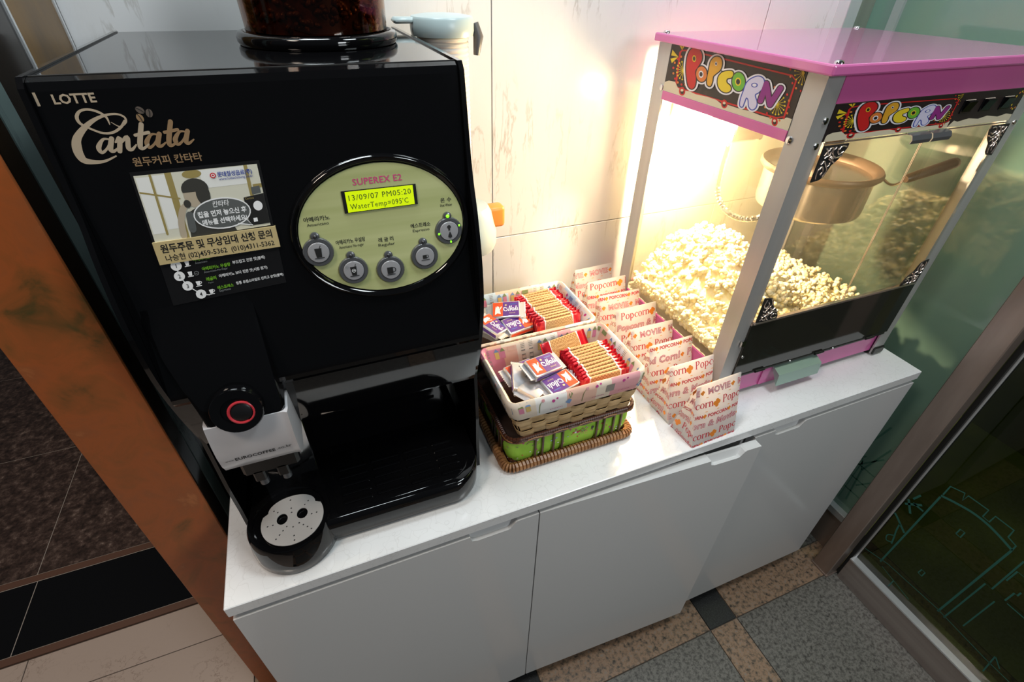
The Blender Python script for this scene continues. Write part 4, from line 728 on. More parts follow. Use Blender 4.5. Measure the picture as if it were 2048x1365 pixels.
for cx_, cy_, R_, col in ((335, 460, 1.0, 0), (1390, 850, 1.2, 0), (1690, 490, 1.3, 1)):
    for k in range(16):
        a = 2 * math.pi * k / 16 + 0.2; q = (cx_ + 75 * R_ * math.cos(a), cy_ + 105 * R_ * math.sin(a)); q2 = (cx_ + 115 * R_ * math.cos(a), cy_ + 165 * R_ * math.sin(a))
        if not (130 < q2[0] < 1740): continue
        sad(rib([(cx_, cy_), q], 5, smooth=False, caps=False), 'ban_yellow', 2); sad(disc(q, 9, 8, 11), 'ban_yellow', 2.5); sad(disc(q2, 12, 8, 15), 'ban_orange' if k % 2 else 'ban_red', 2.5)
    sad(disc((cx_, cy_), 16, 10, 20), 'ban_yellow', 3)
LET = [('ban_red', [(440, 205), (500, 195), (545, 260), (545, 340), (500, 420), (472, 470), (478, 560), (465, 640), (430, 672), (392, 640), (375, 540), (370, 420), (385, 300), (410, 235)]),
       ('ban_orange', disc((542, 500), 60, 14, 90)[0]),
       ('ban_amber', [(700, 300), (755, 310), (775, 370), (755, 450), (700, 500), (672, 530), (662, 590), (640, 640), (608, 625), (605, 560), (625, 450), (650, 350)]),
       ('ban_yellow', [(880, 465), (900, 500), (880, 540), (830, 555), (825, 600), (865, 640), (868, 690), (820, 715), (760, 690), (725, 620), (735, 530), (790, 475)]),
       ('ban_lime', disc((960, 590), 72, 16, 108)[0]),
       ('ban_lilac', [(1100, 560), (1180, 530), (1240, 560), (1240, 640), (1190, 710), (1142, 745), (1162, 830), (1150, 890), (1110, 915), (1077, 880), (1070, 800), (1045, 775), (1020, 830), (1000, 880), (975, 865), (985, 790), (1020, 690), (1050, 610)])]
NST = [[(1205, 815), (1275, 610)], [(1275, 610), (1312, 860)], [(1312, 860), (1435, 665)]]
for mt, o_ in LET: sad(rib(o_, 62, True, k=4, caps=False), 'ban_white', 6); sad(fill(o_), 'ban_white', 6)
for st in NST: sad(rib(st, 120, smooth=False), 'ban_white', 6)
for mt, o_ in LET: sad(rib(o_, 26, True, k=4, caps=False), 'ban_blue' if mt == 'ban_lilac' else 'ban_black', 7); sad(fill(o_), mt, 8)
for st in NST: sad(rib(st, 84, smooth=False), 'ban_black', 7); sad(rib(st, 62, smooth=False), 'ban_purple', 8)
for c, rx, ry, m1, m2 in (((462, 320), 22, 40, 'ban_yellow', 'ban_black'), ((538, 502), 27, 42, 'ban_white', 'ban_black'), ((708, 380), 14, 24, 'ban_white', 'ban_black'), ((955, 590), 34, 50, 'ban_yellow', 'ban_black'), ((1140, 630), 38, 28, 'ban_blue', 'ban_white')):
    sad(disc(c, rx, 14, ry), m1, 9); sad(disc(c, rx * 0.66, 14, ry * 0.66), m2, 10)
SA2 = Art(); SA2.merge(SA, clip=(0.0, 1.0, 0.0, 1.0))
SA2.part('sign_print', lambda u, v, h: (PX0 - 0.0008 - h, PY1 - 0.036 - u * (PY1 - PY0 - 0.069), 0.518 + v * 0.0765), sgn, 0.00012)
FA = Art(); FA.merge(SA, clip=(0.0, 0.97, 0.0, 1.0)); Lm = FX0
FA.part('sign_print', lambda u, v, h: (Lm + u * 0.272, PY0 - 0.0017 - h, 0.5088 + v * 0.0485), fb, 0.00010)
FA = Art(); FA.add([[(1.18, 0.5088), (FX1, 0.5088), (FX1, 0.518), (1.32, 0.5205), (1.30, 0.517), (1.27, 0.5205), (1.25, 0.517), (1.225, 0.5195), (1.2, 0.516), (1.19, 0.5185)]], 'ban_cream', 1)
for k in range(12):
    a = k * math.pi / 6; FA.add(disc((1.330 + 0.010 * math.cos(a), 0.540 + 0.013 * math.sin(a)), 0.0016, 8), 'ban_yellow' if k % 2 else 'ban_orange', 1, (FX0, FX1, 0.5, 0.557))
FA.part('sign_edge_print', lambda u, v, h: (u, PY0 - 0.0017 - h, v), fb, 0.00012)
# ------------------------------------------------------------------ the popcorn
m = noise_mat('popcorn', [(0.35, (0.86, 0.70, 0.30)), (0.5, (0.90, 0.82, 0.55)), (0.62, (0.92, 0.88, 0.72))], 90, 2, 0.7)
rng = np.random.default_rng(3)
V1, F1 = ico(2); V1 = np.array(V1); F1 = np.array(F1)
def kernel(seed, nb=5):
    g = np.random.default_rng(seed); vs = []; fs = []
    for i in range(nb):
        d = g.normal(size=3); d /= np.linalg.norm(d); r = g.uniform(0.42, 0.62) if i else 0.55
        c = d * (0.72 if i else 0.0); vs.append(V1 * r * (1 + 0.12 * g.normal(size=(len(V1), 1))) + c); fs.append(F1 + 42 * i)
    return np.concatenate(vs), np.concatenate(fs)
KN = [kernel(s) for s in range(6)]
def pile(x, y):
    h = 0.085 + 0.155 * math.exp(-(((x - 1.02) / 0.16) ** 2 + ((y - 0.325) / 0.16) ** 2)) + 0.048 * math.exp(-(((x - 0.90) / 0.12) ** 2 + ((y - 0.19) / 0.14) ** 2)) + 0.02 * math.exp(-((x - 1.3) / 0.1) ** 2)
    k = min(1.0, max(0.0, (x - 0.895) / 0.085)); k = 0.30 + 0.70 * k * k * (3 - 2 * k)
    return 0.085 + (h - 0.085) * k
pos = []
x = PX0 + 0.0225
while x < PX1 - 0.021:
    y = PY0 + 0.022
    while y < PY1 - 0.021:
        xx, yy = x + rng.uniform(-0.005, 0.005), y + rng.uniform(-0.005, 0.005)
        pos.append((xx, yy, max(0.0985, pile(xx, yy) + rng.uniform(-0.006, 0.007)))); y += 0.0145
    x += 0.0145
for _ in range(350):
    xx, yy = rng.uniform(PX0 + 0.023, PX1 - 0.021), rng.uniform(PY0 + 0.023, PY1 - 0.021); pos.append((xx, yy, pile(xx, yy) + rng.uniform(0.004, 0.012)))
for _ in range(480):      # against the left glass and the front glass, down to the pan
    if rng.random() < 0.75: xx, yy = PX0 + 0.0220, rng.uniform(PY0 + 0.035, PY1 - 0.04)
    else: xx, yy = rng.uniform(PX0 + 0.03, 1.25), PY0 + 0.022
    pos.append((xx, yy, rng.uniform(0.0985, max(0.0995, pile(xx, yy) + 0.004))))
pos = [(min(1.348, max(0.906, a)), min(0.429, max(0.1035, c)), d) for a, c, d in pos]
camp = np.array([0.2346, -0.4261, 0.6988])
pos = [p for p in pos if not (abs(p[0] - 0.99) < 0.02 and abs(p[1] - 0.3) < 0.03 and p[2] > 0.3)]
order = sorted(range(len(pos)), key=lambda i: np.linalg.norm(np.array(pos[i]) - camp) - 1.5 * (pos[i][2] - pile(pos[i][0], pos[i][1])))
near = set(order[:300])
def rotm():
    q = rng.normal(size=4); q /= np.linalg.norm(q); w, a, b2, c2 = q
    return np.array([[1 - 2 * (b2 * b2 + c2 * c2), 2 * (a * b2 - c2 * w), 2 * (a * c2 + b2 * w)], [2 * (a * b2 + c2 * w), 1 - 2 * (a * a + c2 * c2), 2 * (b2 * c2 - a * w)], [2 * (a * c2 - b2 * w), 2 * (b2 * c2 + a * w), 1 - 2 * (a * a + b2 * b2)]])
def npmesh(name, vs, fs, m):
    me = bpy.data.meshes.new(name); me.vertices.add(len(vs)); me.vertices.foreach_set('co', vs.astype(np.float32).ravel())
    me.loops.add(fs.size); me.loops.foreach_set('vertex_index', fs.astype(np.int32).ravel()); me.polygons.add(len(fs))
    me.polygons.foreach_set('loop_start', np.arange(0, fs.size, 3, dtype=np.int32)); me.polygons.foreach_set('use_smooth', np.ones(len(fs), dtype=bool))
    me.materials.append(m); me.update(calc_edges=True); return me
KM = [npmesh('popcorn_kernel', v * 0.0088, f, MATS['popcorn']) for v, f in KN]
VS, FS, o = [], [], 0
for i, p in enumerate(pos):
    s_ = 0.0088 * rng.uniform(0.85, 1.2); k = i % 6; R_ = rotm()
    if i in near:
        ob = bpy.data.objects.new('popcorn_kernel', KM[k]); COL.objects.link(ob); sc_ = s_ / 0.0088
        ob.matrix_world = Matrix.Translation(p) @ (Matrix(R_.tolist()).to_4x4()) @ Matrix.Scale(sc_, 4)
        tag(ob, 'buttery popcorn kernel lying at the near corner of the pile behind glass', 'popcorn', 'popcorn kernels at the near corner')
    else:
        v, f = KN[k]; VS.append(v @ R_.T * s_ + np.array(p)); FS.append(f + o); o += len(v)
# solid heap under the loose kernels
gxn, gyn = 30, 22; hv = []; hf = []
for j in range(gyn):
    for i in range(gxn):
        x, y = PX0 + 0.026 + (PX1 - PX0 - 0.048) * i / (gxn - 1), PY0 + 0.024 + (PY1 - PY0 - 0.048) * j / (gyn - 1); hv.append((x, y, max(0.0845, pile(x, y) - 0.004)))
for j in range(gyn - 1):
    for i in range(gxn - 1):
        a = j * gxn + i; hf += [(a, a + 1, a + gxn + 1), (a, a + gxn + 1, a + gxn)]
VS.append(np.array(hv)); FS.append(np.array(hf) + o)
org = np.array([1.127, 0.27, 0.083])
po2 = put('popcorn', npmesh('popcorn', np.concatenate(VS) - org, np.concatenate(FS), MATS['popcorn']), None); po2.location = org
tag(po2, 'big heap of yellow white popcorn filling the glass popcorn machine', 'popcorn'); po2['kind'] = 'stuff'
# ------------------------------------------------------------------ paper popcorn bags in a row beside the machine
paper_mat('bag_paper', (0.92, 0.89, 0.88), 0.6)
mat('print_red', (0.55, 0.03, 0.05), 0.6); mat('print_pink', (0.60, 0.13, 0.16), 0.6); mat('print_orange', (0.80, 0.24, 0.02), 0.6); mat('print_peach', (0.85, 0.50, 0.22), 0.6)
def kern(x, y, r):
    return disc((x - 0.5 * r, y), 0.55 * r, 8) + disc((x + 0.45 * r, y + 0.2 * r), 0.55 * r, 8) + disc((x, y - 0.55 * r), 0.5 * r, 8) + disc((x + 0.1 * r, y + 0.6 * r), 0.45 * r, 8)
def hollow(word, size, shear=0.0, ol=0.05):
    return text(word, size, ol, 'LEFT', shear, 1.08), text(word, size, -0.002, 'LEFT', shear, 1.08)
ROWS = {}
def row(name, h, build):
    a = Art(); build(a); ROWS[name] = (a, h)
def r_big(a):
    x = -0.02
    while x < 0.26:
        g = mv(serif('Popcorn'), x, 0.0055, 0.0106); a.add(g, 'print_red'); x += 0.0795; a.add(kern(x + 0.0012, 0.0098, 0.0082), 'print_orange'); x += 0.0145
def r_small(a):
    x = -0.015
    while x < 0.26:
        a.add(mv(text('POPCORN', 0.0098, 0.035), x, 0.002), 'print_red'); x += 0.0505; a.add(kern(x, 0.005, 0.0042), 'print_orange'); x += 0.007
def r_hol(word, sz, shear, gap):
    def f(a):
        x = -0.03
        while x < 0.26:
            o, i = hollow(word, sz, shear); w = max(p[0] for q in o for p in q)
            a.add(mv(o, x, 0.003), 'print_pink', 1).add(mv(i, x, 0.003), 'bag_paper', 2.2); x += w + 0.006; a.add(kern(x, 0.008, 0.0046), 'print_orange'); x += gap
    return f
def r_dots(a):
    x = 0.01
    while x < 0.26: a.add(rect(x, 0.0006, x + 0.005, 0.0022), 'print_peach'); x += 0.026
row('big', 0.0245, r_big); row('small', 0.013, r_small); row('enjoy', 0.0215, r_hol('Popcorn & Movie', 0.0185, 0.15, 0.010)); row('popped', 0.023, r_hol('Popped Corn!', 0.0195, 0.1, 0.012)); row('movie', 0.0195, r_hol('MOVIE', 0.0165, -0.1, 0.012)); row('dots', 0.0045, r_dots)
SEQ = ['big', 'dots', 'small', 'popped', 'dots', 'big', 'small', 'enjoy', 'dots', 'big', 'movie', 'dots']
ROWS['gap'] = (Art(), 0.004)
def bag_art(start, xo, width, height, seq=SEQ):
    A = Art(); z = height; k = start
    while z > 0:
        nm = seq[k % len(seq)]; a, h = ROWS[nm]; z -= h
        A.merge(a, (lambda x, y, z=z, xo=xo: (x - xo, y + z)), (0.0005, width - 0.0005, 0.0, height - 0.0004)); k += 1
    return A
BX0, BX1, BD, BH = 0.771, 0.8740, 0.0605, 0.119
SQ = [['gap', 'movie', 'dots', 'big', 'dots', 'small', 'enjoy', 'gap', 'big', 'small'], ['big', 'dots', 'small', 'enjoy', 'dots', 'big', 'movie', 'big'], ['small', 'dots', 'popped', 'dots', 'big', 'small', 'enjoy', 'big'], ['gap', 'movie', 'dots', 'big', 'small', 'enjoy', 'dots', 'big'], ['gap', 'big', 'enjoy', 'dots', 'big', 'small', 'popped', 'big'], ['small', 'dots', 'movie', 'big', 'small', 'enjoy', 'big'], ['big', 'dots', 'small', 'popped', 'dots', 'big', 'movie', 'big'], ['gap', 'movie', 'dots', 'enjoy', 'big', 'small', 'popped', 'big']]
def bag(i, y0, start, xo, label, dx=0.0, rz=0.0, lean=0.0, dh=0.0):
    t = thing('popcorn_bag', (0.827, y0 + BD / 2, 0.0), label, 'paper bag', 'paper popcorn bags lined up beside the popcorn machine')
    H = BH + dh; yt = y0 + BD * 0.52 + lean; W = BX1 - BX0; th = 0.0006; ins = 0.010
    F0, F1, B0, B1 = (BX0, y0, 0), (BX1, y0, 0), (BX0, y0 + BD, 0), (BX1, y0 + BD, 0)
    m0, m1 = (BX0 + 0.001, y0 + BD * 0.52, 0), (BX1 - 0.001, y0 + BD * 0.52, 0)
    T0, T1 = (BX0, yt - th, H), (BX1, yt - th, H); U0, U1 = (BX0, yt + th, H), (BX1, yt + th, H); G0, G1 = (BX0 + ins, yt, H - 0.001), (BX1 - ins, yt, H - 0.001)
    def bel(u, v, s_):  # a slight belly of the paper
        return s_ * 0.004 * math.sin(math.pi * v) * math.sin(math.pi * u)
    b = MB(); NU, NV = 8, 10
    def lerp(a, c, k): return tuple(p + (q - p) * k for p, q in zip(a, c))
    def grid(fn, nu, nv):
        vs = [fn(u / nu, v / nv) for v in range(nv + 1) for u in range(nu + 1)]
        b.add(vs, [(v * (nu + 1) + u, v * (nu + 1) + u + 1, (v + 1) * (nu + 1) + u + 1, (v + 1) * (nu + 1) + u) for v in range(nv) for u in range(nu)])
    def front(u, v):
        p = lerp(lerp(F0, F1, u), lerp(T0, T1, u), v); return (p[0], p[1] - bel(u, v, 1), p[2])
    def back(u, v):
        p = lerp(lerp(B1, B0, u), lerp(U1, U0, u), v); return (p[0], p[1] + bel(u, v, 1), p[2])
    def gus(a0, a1, b0, b1): return lambda u, v: lerp(lerp(a0, a1, u), lerp(b0, b1, u), v)
    grid(front, NU, NV); grid(back, NU, NV)
    for q in (gus(m0, F0, G0, T0), gus(B0, m0, U0, G0), gus(F1, m1, T1, G1), gus(m1, B1, G1, U1)): grid(q, 2, NV)
    b.add([F0, F1, B1, B0], [(0, 3, 2, 1)])
    Mt = Matrix.Translation((0.827 + dx, y0 + BD / 2, 0)) @ Matrix.Rotation(rz, 4, 'Z') @ Matrix.Translation((-0.827, -y0 - BD / 2, 0))
    b.xf(Mt); b.part('paper', MATS['bag_paper'], t, 25)
    n_f = Vector((0, -BH, BD * 0.52)).normalized()
    SL = math.hypot(H, BD * 0.52)
    A = bag_art(0, xo, W, SL, SQ[i]); bq, ms = A.mb(lambda u, v, h: tuple(Mt @ (Vector(front(min(1, max(0, u / W)), min(1, max(0, v / SL)))) + n_f * (0.00035 + h))), 0.0001); bq.part('front_print', ms, t, None)
    sd = Art(); sa = bag_art(start + 5, xo + 0.037, BD, H, ['big', 'enjoy', 'dots', 'small', 'popped'])
    sd.merge(sa, clip=(0, BD * 0.479, 0, H)); sd.merge(sa, clip=(BD * 0.481, BD, 0, H))
    def side(u, v, h):
        k = BD * 0.48; v = v / H
        if u >= k: p = gus(m0, F0, G0, T0)((u - k) / (BD - k), v)
        else: p = gus(B0, m0, U0, G0)(u / k, v)
        return tuple(Mt @ (Vector(p) + Vector((-0.0005 - h, 0, 0.0001))))
    bq, ms = sd.mb(side, 0.0001); bq.part('side_print', ms, t, None)
    return t
LB = ['frontmost white paper popcorn bag standing at the counter edge', 'second popcorn bag from the counter edge, its side reading Enjoy', 'third popcorn bag from the counter edge, its face reading Popped Corn', 'fourth popcorn bag from the counter edge, with a pink row of MOVIE', 'fifth popcorn bag from the counter edge, bright top row reading Popcorn', 'sixth popcorn bag from the counter edge, small red words along its top', 'second popcorn bag from the marble wall, glowing white beside the lamp', 'rearmost popcorn bag of the row, nearest the marble wall']
for i, (st, xo, dx, rz, ln_, dh) in enumerate(((10, 0.014, 0.004, 0.05, 0.0, 0.006), (9, 0.016, 0.0, 0.03, 0.004, -0.002), (2, 0.020, 0.0, 0.02, 0.005, -0.001), (10, 0.018, -0.002, 0.0, 0.004, -0.003), (9, -0.032, -0.002, 0.03, 0.002, 0.005), (2, 0.018, -0.001, -0.02, 0.006, 0.0), (5, 0.068, -0.001, 0.02, 0.0, 0.004), (10, 0.07, 0.000, 0.03, 0.0, 0.004))):
    bag(i, 0.0065 + i * 0.0632, st, xo, LB[i], dx, rz, ln_, dh)
# ------------------------------------------------------------------ baskets with snacks
noise_mat('splint_wood', [(0.3, (0.40, 0.24, 0.10)), (0.55, (0.58, 0.39, 0.19)), (0.75, (0.66, 0.48, 0.27))], 30, 4, 0.55, stretch=(1, 1, 6))
noise_mat('wicker_tan', [(0.35, (0.20, 0.085, 0.03)), (0.65, (0.36, 0.17, 0.065))], 60, 3, 0.4)
mat('wicker_dark', (0.07, 0.022, 0.010), 0.4); mat('wicker_inside_shade', (0.018, 0.007, 0.004), 0.8); mat('wicker_shadow', (0.05, 0.02, 0.01), 0.7)
noise_mat('green_cloth', [(0.35, (0.26, 0.52, 0.03)), (0.65, (0.36, 0.62, 0.06))], 25, 3, 0.8)
mat('cloth_cream', (0.74, 0.62, 0.50), 0.85); mat('cloth_pink', (0.70, 0.34, 0.36), 0.85); mat('cloth_rose', (0.58, 0.20, 0.30), 0.85); mat('cloth_peach', (0.72, 0.44, 0.34), 0.85); mat('cloth_blue', (0.16, 0.26, 0.46), 0.85); mat('cloth_pale_blue', (0.42, 0.54, 0.64), 0.85); mat('cloth_olive', (0.20, 0.24, 0.09), 0.85); mat('cloth_grey', (0.26, 0.23, 0.20), 0.85); mat('cloth_white', (0.74, 0.71, 0.68), 0.85); mat('cloth_ochre', (0.60, 0.42, 0.14), 0.85); mat('cloth_magenta', (0.50, 0.05, 0.24), 0.85)
def rrect(x0, x1, y0, y1, r, n=5):
    return arcp(x1 - r, y0 + r, r, -90, 0, n) + arcp(x1 - r, y1 - r, r, 0, 90, n) + arcp(x0 + r, y1 - r, r, 90, 180, n) + arcp(x0 + r, y0 + r, r, 180, 270, n)
def dense(poly, step):
    out = []; n = len(poly)
    for i in range(n):
        a, c = poly[i], poly[(i + 1) % n]; d = math.hypot(c[0] - a[0], c[1] - a[1]); k = max(1, int(d / step))
        for j in range(k): out.append((a[0] + (c[0] - a[0]) * j / k, a[1] + (c[1] - a[1]) * j / k))
    return out
def off(poly, d):
    n = len(poly); out = []
    for i in range(n):
        a, c = poly[i - 1], poly[(i + 1) % n]; tx, ty = c[0] - a[0], c[1] - a[1]; L = math.hypot(tx, ty) or 1
        out.append((poly[i][0] + ty / L * d, poly[i][1] - tx / L * d))
    return out
def wicker_basket(x0, x1, y0, y1, label):
    t = thing('wicker_basket', ((x0 + x1) / 2, (y0 + y1) / 2, 0.0), label, 'basket')
    base = dense(rrect(x0 + 0.009, x1 - 0.009, y0 + 0.009, y1 - 0.009, 0.014), 0.0066)
    b = MB()     # the wrapped foot rim: every wrap a short ring
    n = len(base)
    for i in range(n):
        a, c = Vector((*base[i], 0.0095)), Vector((*base[(i + 1) % n], 0.0095)); d = c - a
        b.tube([a + d * 0.03, a + d * 0.18, a + d * 0.82, a + d * 0.97], [0.0070, 0.0090, 0.0090, 0.0070], 8)
    o = b.part('foot_rim', MATS['wicker_tan'], t, 40); o['kind'] = 'stuff'
    for k, (d, z, ph) in enumerate(((-0.0125, 0.013, 0.0), (-0.0145, 0.013, math.pi), (-0.0165, 0.0155, 1.3))):
        p = dense(off(base, d), 0.004); b = MB(); b.tube([(q[0], q[1], z + 0.0026 * math.sin(i * 0.75 + ph)) for i, q in enumerate(p)], 0.0026, 6, closed=True); b.part('braid_strand', MATS['wicker_dark'], t, 60)
    ix0, ix1, iy0, iy1 = x0 + 0.0160, x1 - 0.0115, y0 + 0.0145, y1 - 0.0145
    b = MB(); b.loft([[(p[0], p[1], z) for p in rrect(ix0 - e, ix1 + e, iy0 - e, iy1 + e, 0.02)] for z, e in ((0.010, -0.004), (0.022, -0.001), (0.042, 0.0010), (0.062, 0.0), (0.0695, -0.001))], cap=False); cloth = b.part('cloth_wall', MATS['green_cloth'], t, 60, label='green printed cloth behind dark stakes')
    b = MB(); b.loft([[(p[0], p[1], z) for p in rrect(ix0 + 0.0012, ix1 - 0.0012, iy0 + 0.0012, iy1 - 0.0012, 0.02)] for z in (0.0690, 0.0710)]); b.part('opening_shade_sheet', MATS['wicker_inside_shade'], t, 30)  # flat sheet closing the top, its near-black tone paints the shaded opening
    fx = [x0 + 0.062, x0 + 0.076, x0 + 0.097, x0 + 0.114, x0 + 0.182, x0 + 0.196, x0 + 0.216, x0 + 0.231]
    for x in fx:
        for yy in (iy0 - 0.0025, iy1 + 0.0025):
            b = MB(); b.tube([(x, yy, 0.016), (x, yy - (0.001 if yy < y0 + 0.1 else -0.001), 0.036), (x, yy, 0.0745)], 0.0020, 6); b.part('stake', MATS['wicker_dark'], t, 60)
    for y in [y0 + q for q in (0.045, 0.058, 0.078, 0.092, 0.145, 0.160, 0.178)]:
        for xx in (ix0 - 0.0025, ix1 + 0.0025):
            b = MB(); b.tube([(xx, y, 0.016), (xx, y, 0.036), (xx, y, 0.0745)], 0.0020, 6); b.part('stake', MATS['wicker_dark'], t, 60)
    top = dense(rrect(ix0 - 0.004, ix1 + 0.004, iy0 - 0.004, iy1 + 0.004, 0.02), 0.0042); nt = len(top)
    b = MB()
    for i in range(nt):
        a, c = Vector((*top[i], 0.0745)), Vector((*top[(i + 1) % nt], 0.0755)); d = c - a
        b.tube([a + d * 0.05 + Vector((0, 0, -0.002)), a + d * 0.5 + Vector((0, 0, 0.001)), a + d * 1.0 + Vector((0, 0, 0.002))], [0.0026, 0.0036, 0.0026], 6)
    o = b.part('top_rim', MATS['wicker_dark'], t, 40); o['kind'] = 'stuff'
    for ph, m_, z in ((0, 'wicker_tan', 0.0710), (math.pi, 'wicker_dark', 0.0705)):
        p = dense(off(top, 0.002), 0.006); b = MB(); b.tube([(q[0], q[1], z + 0.0016 * math.sin(i * 0.55 + ph)) for i, q in enumerate(p)], 0.0018, 6, closed=True); b.part('braid_strand', MATS[m_], t, 60)
    A = Art(); rnd = random.Random(5); W = ix1 - ix0
    for k in range(46):
        u, v = rnd.uniform(0.012, W - 0.012), rnd.uniform(0.024, 0.063); m_ = rnd.choice(['cloth_magenta', 'cloth_olive', 'print_red', 'cloth_white', 'cloth_ochre', 'cloth_pale_blue'])
        A.add(mv(disc((0, 0), rnd.uniform(0.0012, 0.0022), 8, rnd.uniform(0.001, 0.002)), u, v), m_)
    for k in range(22):
        a = rnd.uniform(0, 6.28); r = rnd.uniform(0.002, 0.010); A.add(mv(disc((0, 0), 0.0017, 8, 0.0010), 0.141 + r * math.cos(a), 0.044 + r * math.sin(a), 1, a), rnd.choice(['cloth_grey', 'cloth_olive', 'cloth_ochre', 'wicker_tan']))
    A.add(rib([(0.03, 0.055), (0.036, 0.058), (0.043, 0.055)], 0.0015), 'wicker_tan').add(rib([(0.225, 0.043), (0.232, 0.047), (0.238, 0.043), (0.232, 0.041)], 0.0013), 'cloth_white').add(disc((0.158, 0.049), 0.0028, 10, 0.0035), 'ink_black').add(disc((0.157, 0.043), 0.002, 10, 0.003), 'ink_black').add(rect(0.118, 0.047, 0.134, 0.050), 'print_red').add(rect(0.122, 0.046, 0.126, 0.0505), 'cloth_white')
    A.part('cloth_print', lambda u, v, h: (ix0 + u, iy0 - 0.0012 - h, v), cloth, 0.0001)
    A2 = Art(); A2.merge(A, clip=(0.0, iy1 - iy0 - 0.01, 0.0, 0.06)); A2.part('cloth_print', lambda u, v, h: (ix0 - 0.0012 - h, iy1 - 0.006 - u, v), cloth, 0.0001)
    return t
# --- chip basket with cloth liner folded over the rim
def chip_basket(name_label, bx0, bx1, by0, by1, rx0, rx1, ry0, ry1, z0, z1, seed, splints=True):
    t = thing('chip_basket', ((bx0 + bx1) / 2, (by0 + by1) / 2, z0), name_label, 'basket')
    rnd = random.Random(seed)
    N = 6
    lo = rrect(bx0, bx1, by0, by1, 0.008, N); hi = rrect(rx0, rx1, ry0, ry1, 0.012, N)
    def ring(k, d=0.0): return off([(a[0] + (c[0] - a[0]) * k, a[1] + (c[1] - a[1]) * k) for a, c in zip(lo, hi)], d)
    def r3(k, d=0.0, dz=0.0): return [(p[0], p[1], z0 + (z1 - z0) * k + dz) for p in ring(k, d)]
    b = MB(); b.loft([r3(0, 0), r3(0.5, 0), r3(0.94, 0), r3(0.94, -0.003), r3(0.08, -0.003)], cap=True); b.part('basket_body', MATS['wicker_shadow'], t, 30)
    if splints:   # woven splints, each its own piece
        def wall(c0, c1, d0, d1, nrm):  # bottom-left, bottom-right, top-left, top-right
            c0, c1, d0, d1 = map(Vector, (c0, c1, d0, d1)); nr = Vector(nrm)
            return lambda u, v, h: (c0 + (c1 - c0) * u) * (1 - v) + (d0 + (d1 - d0) * u) * v + nr * h
        zt = z0 + (z1 - z0) * 0.9
        def at(k): return [bx0 + (rx0 - bx0) * k, bx1 + (rx1 - bx1) * k, by0 + (ry0 - by0) * k, by1 + (ry1 - by1) * k]
        a0, a1 = at(0), at(0.9)
        walls = [(wall((a0[0], a0[2], z0), (a0[1], a0[2], z0), (a1[0], a1[2], zt), (a1[1], a1[2], zt), (0, -1, 0)), 9), (wall((a0[0], a0[3], z0), (a0[0], a0[2], z0), (a1[0], a1[3], zt), (a1[0], a1[2], zt), (-1, 0, 0)), 5), (wall((a0[1], a0[2], z0), (a0[1], a0[3], z0), (a1[1], a1[2], zt), (a1[1], a1[3], zt), (1, 0, 0)), 5), (wall((a0[1], a0[3], z0), (a0[0], a0[3], z0), (a1[1], a1[3], zt), (a1[0], a1[3], zt), (0, 1, 0)), 9)]
        for fw, nc in walls:
            nr_ = 5
            for r in range(nr_):
                for c in range(nc):
                    over = (r + c) % 2 == 0
                    u0, u1, v0, v1 = c / nc, (c + 1) / nc, r / nr_, (r + 1) / nr_
                    du, dv = (u1 - u0), (v1 - v0)
                    b = MB()
                    if over: us = [u0 - du * 0.12, u0 + du * 0.2, u0 + du * 0.8, u1 + du * 0.12]; hs = [0.0004, 0.0042, 0.0042, 0.0004]; vv = (v0 + dv * 0.04, v1 - dv * 0.04)
                    else: us = [u0 + du * 0.08, u0 + du * 0.35, u0 + du * 0.65, u1 - du * 0.08]; hs = [0.0008, 0.0013, 0.0013, 0.0008]; vv = (v0 - dv * 0.02, v1 + dv * 0.02)
                    us = [min(1.005, max(-0.005, u)) for u in us]
                    vs = [fw(u, v, h) for u, h in zip(us, hs) for v in vv] + [fw(u, v, h - 0.0008) for u, h in zip(us, hs) for v in vv]
                    f = []
                    for k in range(3): f += [(2 * k, 2 * k + 2, 2 * k + 3, 2 * k + 1), (8 + 2 * k, 8 + 2 * k + 1, 8 + 2 * k + 3, 8 + 2 * k + 2), (2 * k, 8 + 2 * k, 8 + 2 * k + 2, 2 * k + 2), (2 * k + 1, 2 * k + 3, 8 + 2 * k + 3, 8 + 2 * k + 1)]
                    f += [(0, 1, 9, 8), (6, 14, 15, 7)]
                    b.add(vs, f); b.part('splint', MATS['splint_wood'], t, 40)
    # liner: inner wall, crest, outer flap
    prof = [(0.10, -0.006, 0.0), (0.55, -0.007, 0.0), (0.90, -0.006, 0.0), (1.0, -0.004, 0.002), (1.02, 0.0, 0.0042), (1.0, 0.0045, 0.003), (0.94, 0.0062, 0.0), (0.80, 0.0068, 0.0), (0.62, 0.0068, 0.0), (0.595, 0.005, 0.0)]
    ph_ = [rnd.uniform(-0.0012, 0.0012) for _ in range(400)]
    big = dense(hi, 0.006); m_ = len(big)
    # dense rings sharing parameterisation
    def drr(poly): 
        return poly
    def sub(poly):
        out = []; n = len(poly)
        for i in range(n):
            a, c = poly[i], poly[(i + 1) % n]; k = 8 if i % (N + 1) == N else 1
            for j in range(k): out.append((a[0] + (c[0] - a[0]) * j / k, a[1] + (c[1] - a[1]) * j / k))
        return out
    def lring(k, d, dz): 
        q = sub(ring(k, 0)); q = off(q, d); return [(p[0], p[1], z0 + (z1 - z0) * k + dz + ph_[i % 400] * 0.5) for i, p in enumerate(q)]
    rings = [lring(*p) for p in prof]; nn = len(rings[0])
    b = MB(); b.loft(rings, cap=False)
    # patchwork: material by perimeter block
    cum = [0.0]
    for i in range(nn): a, c = rings[5][i], rings[5][(i + 1) % nn]; cum.append(cum[-1] + math.hypot(c[0] - a[0], c[1] - a[1]))
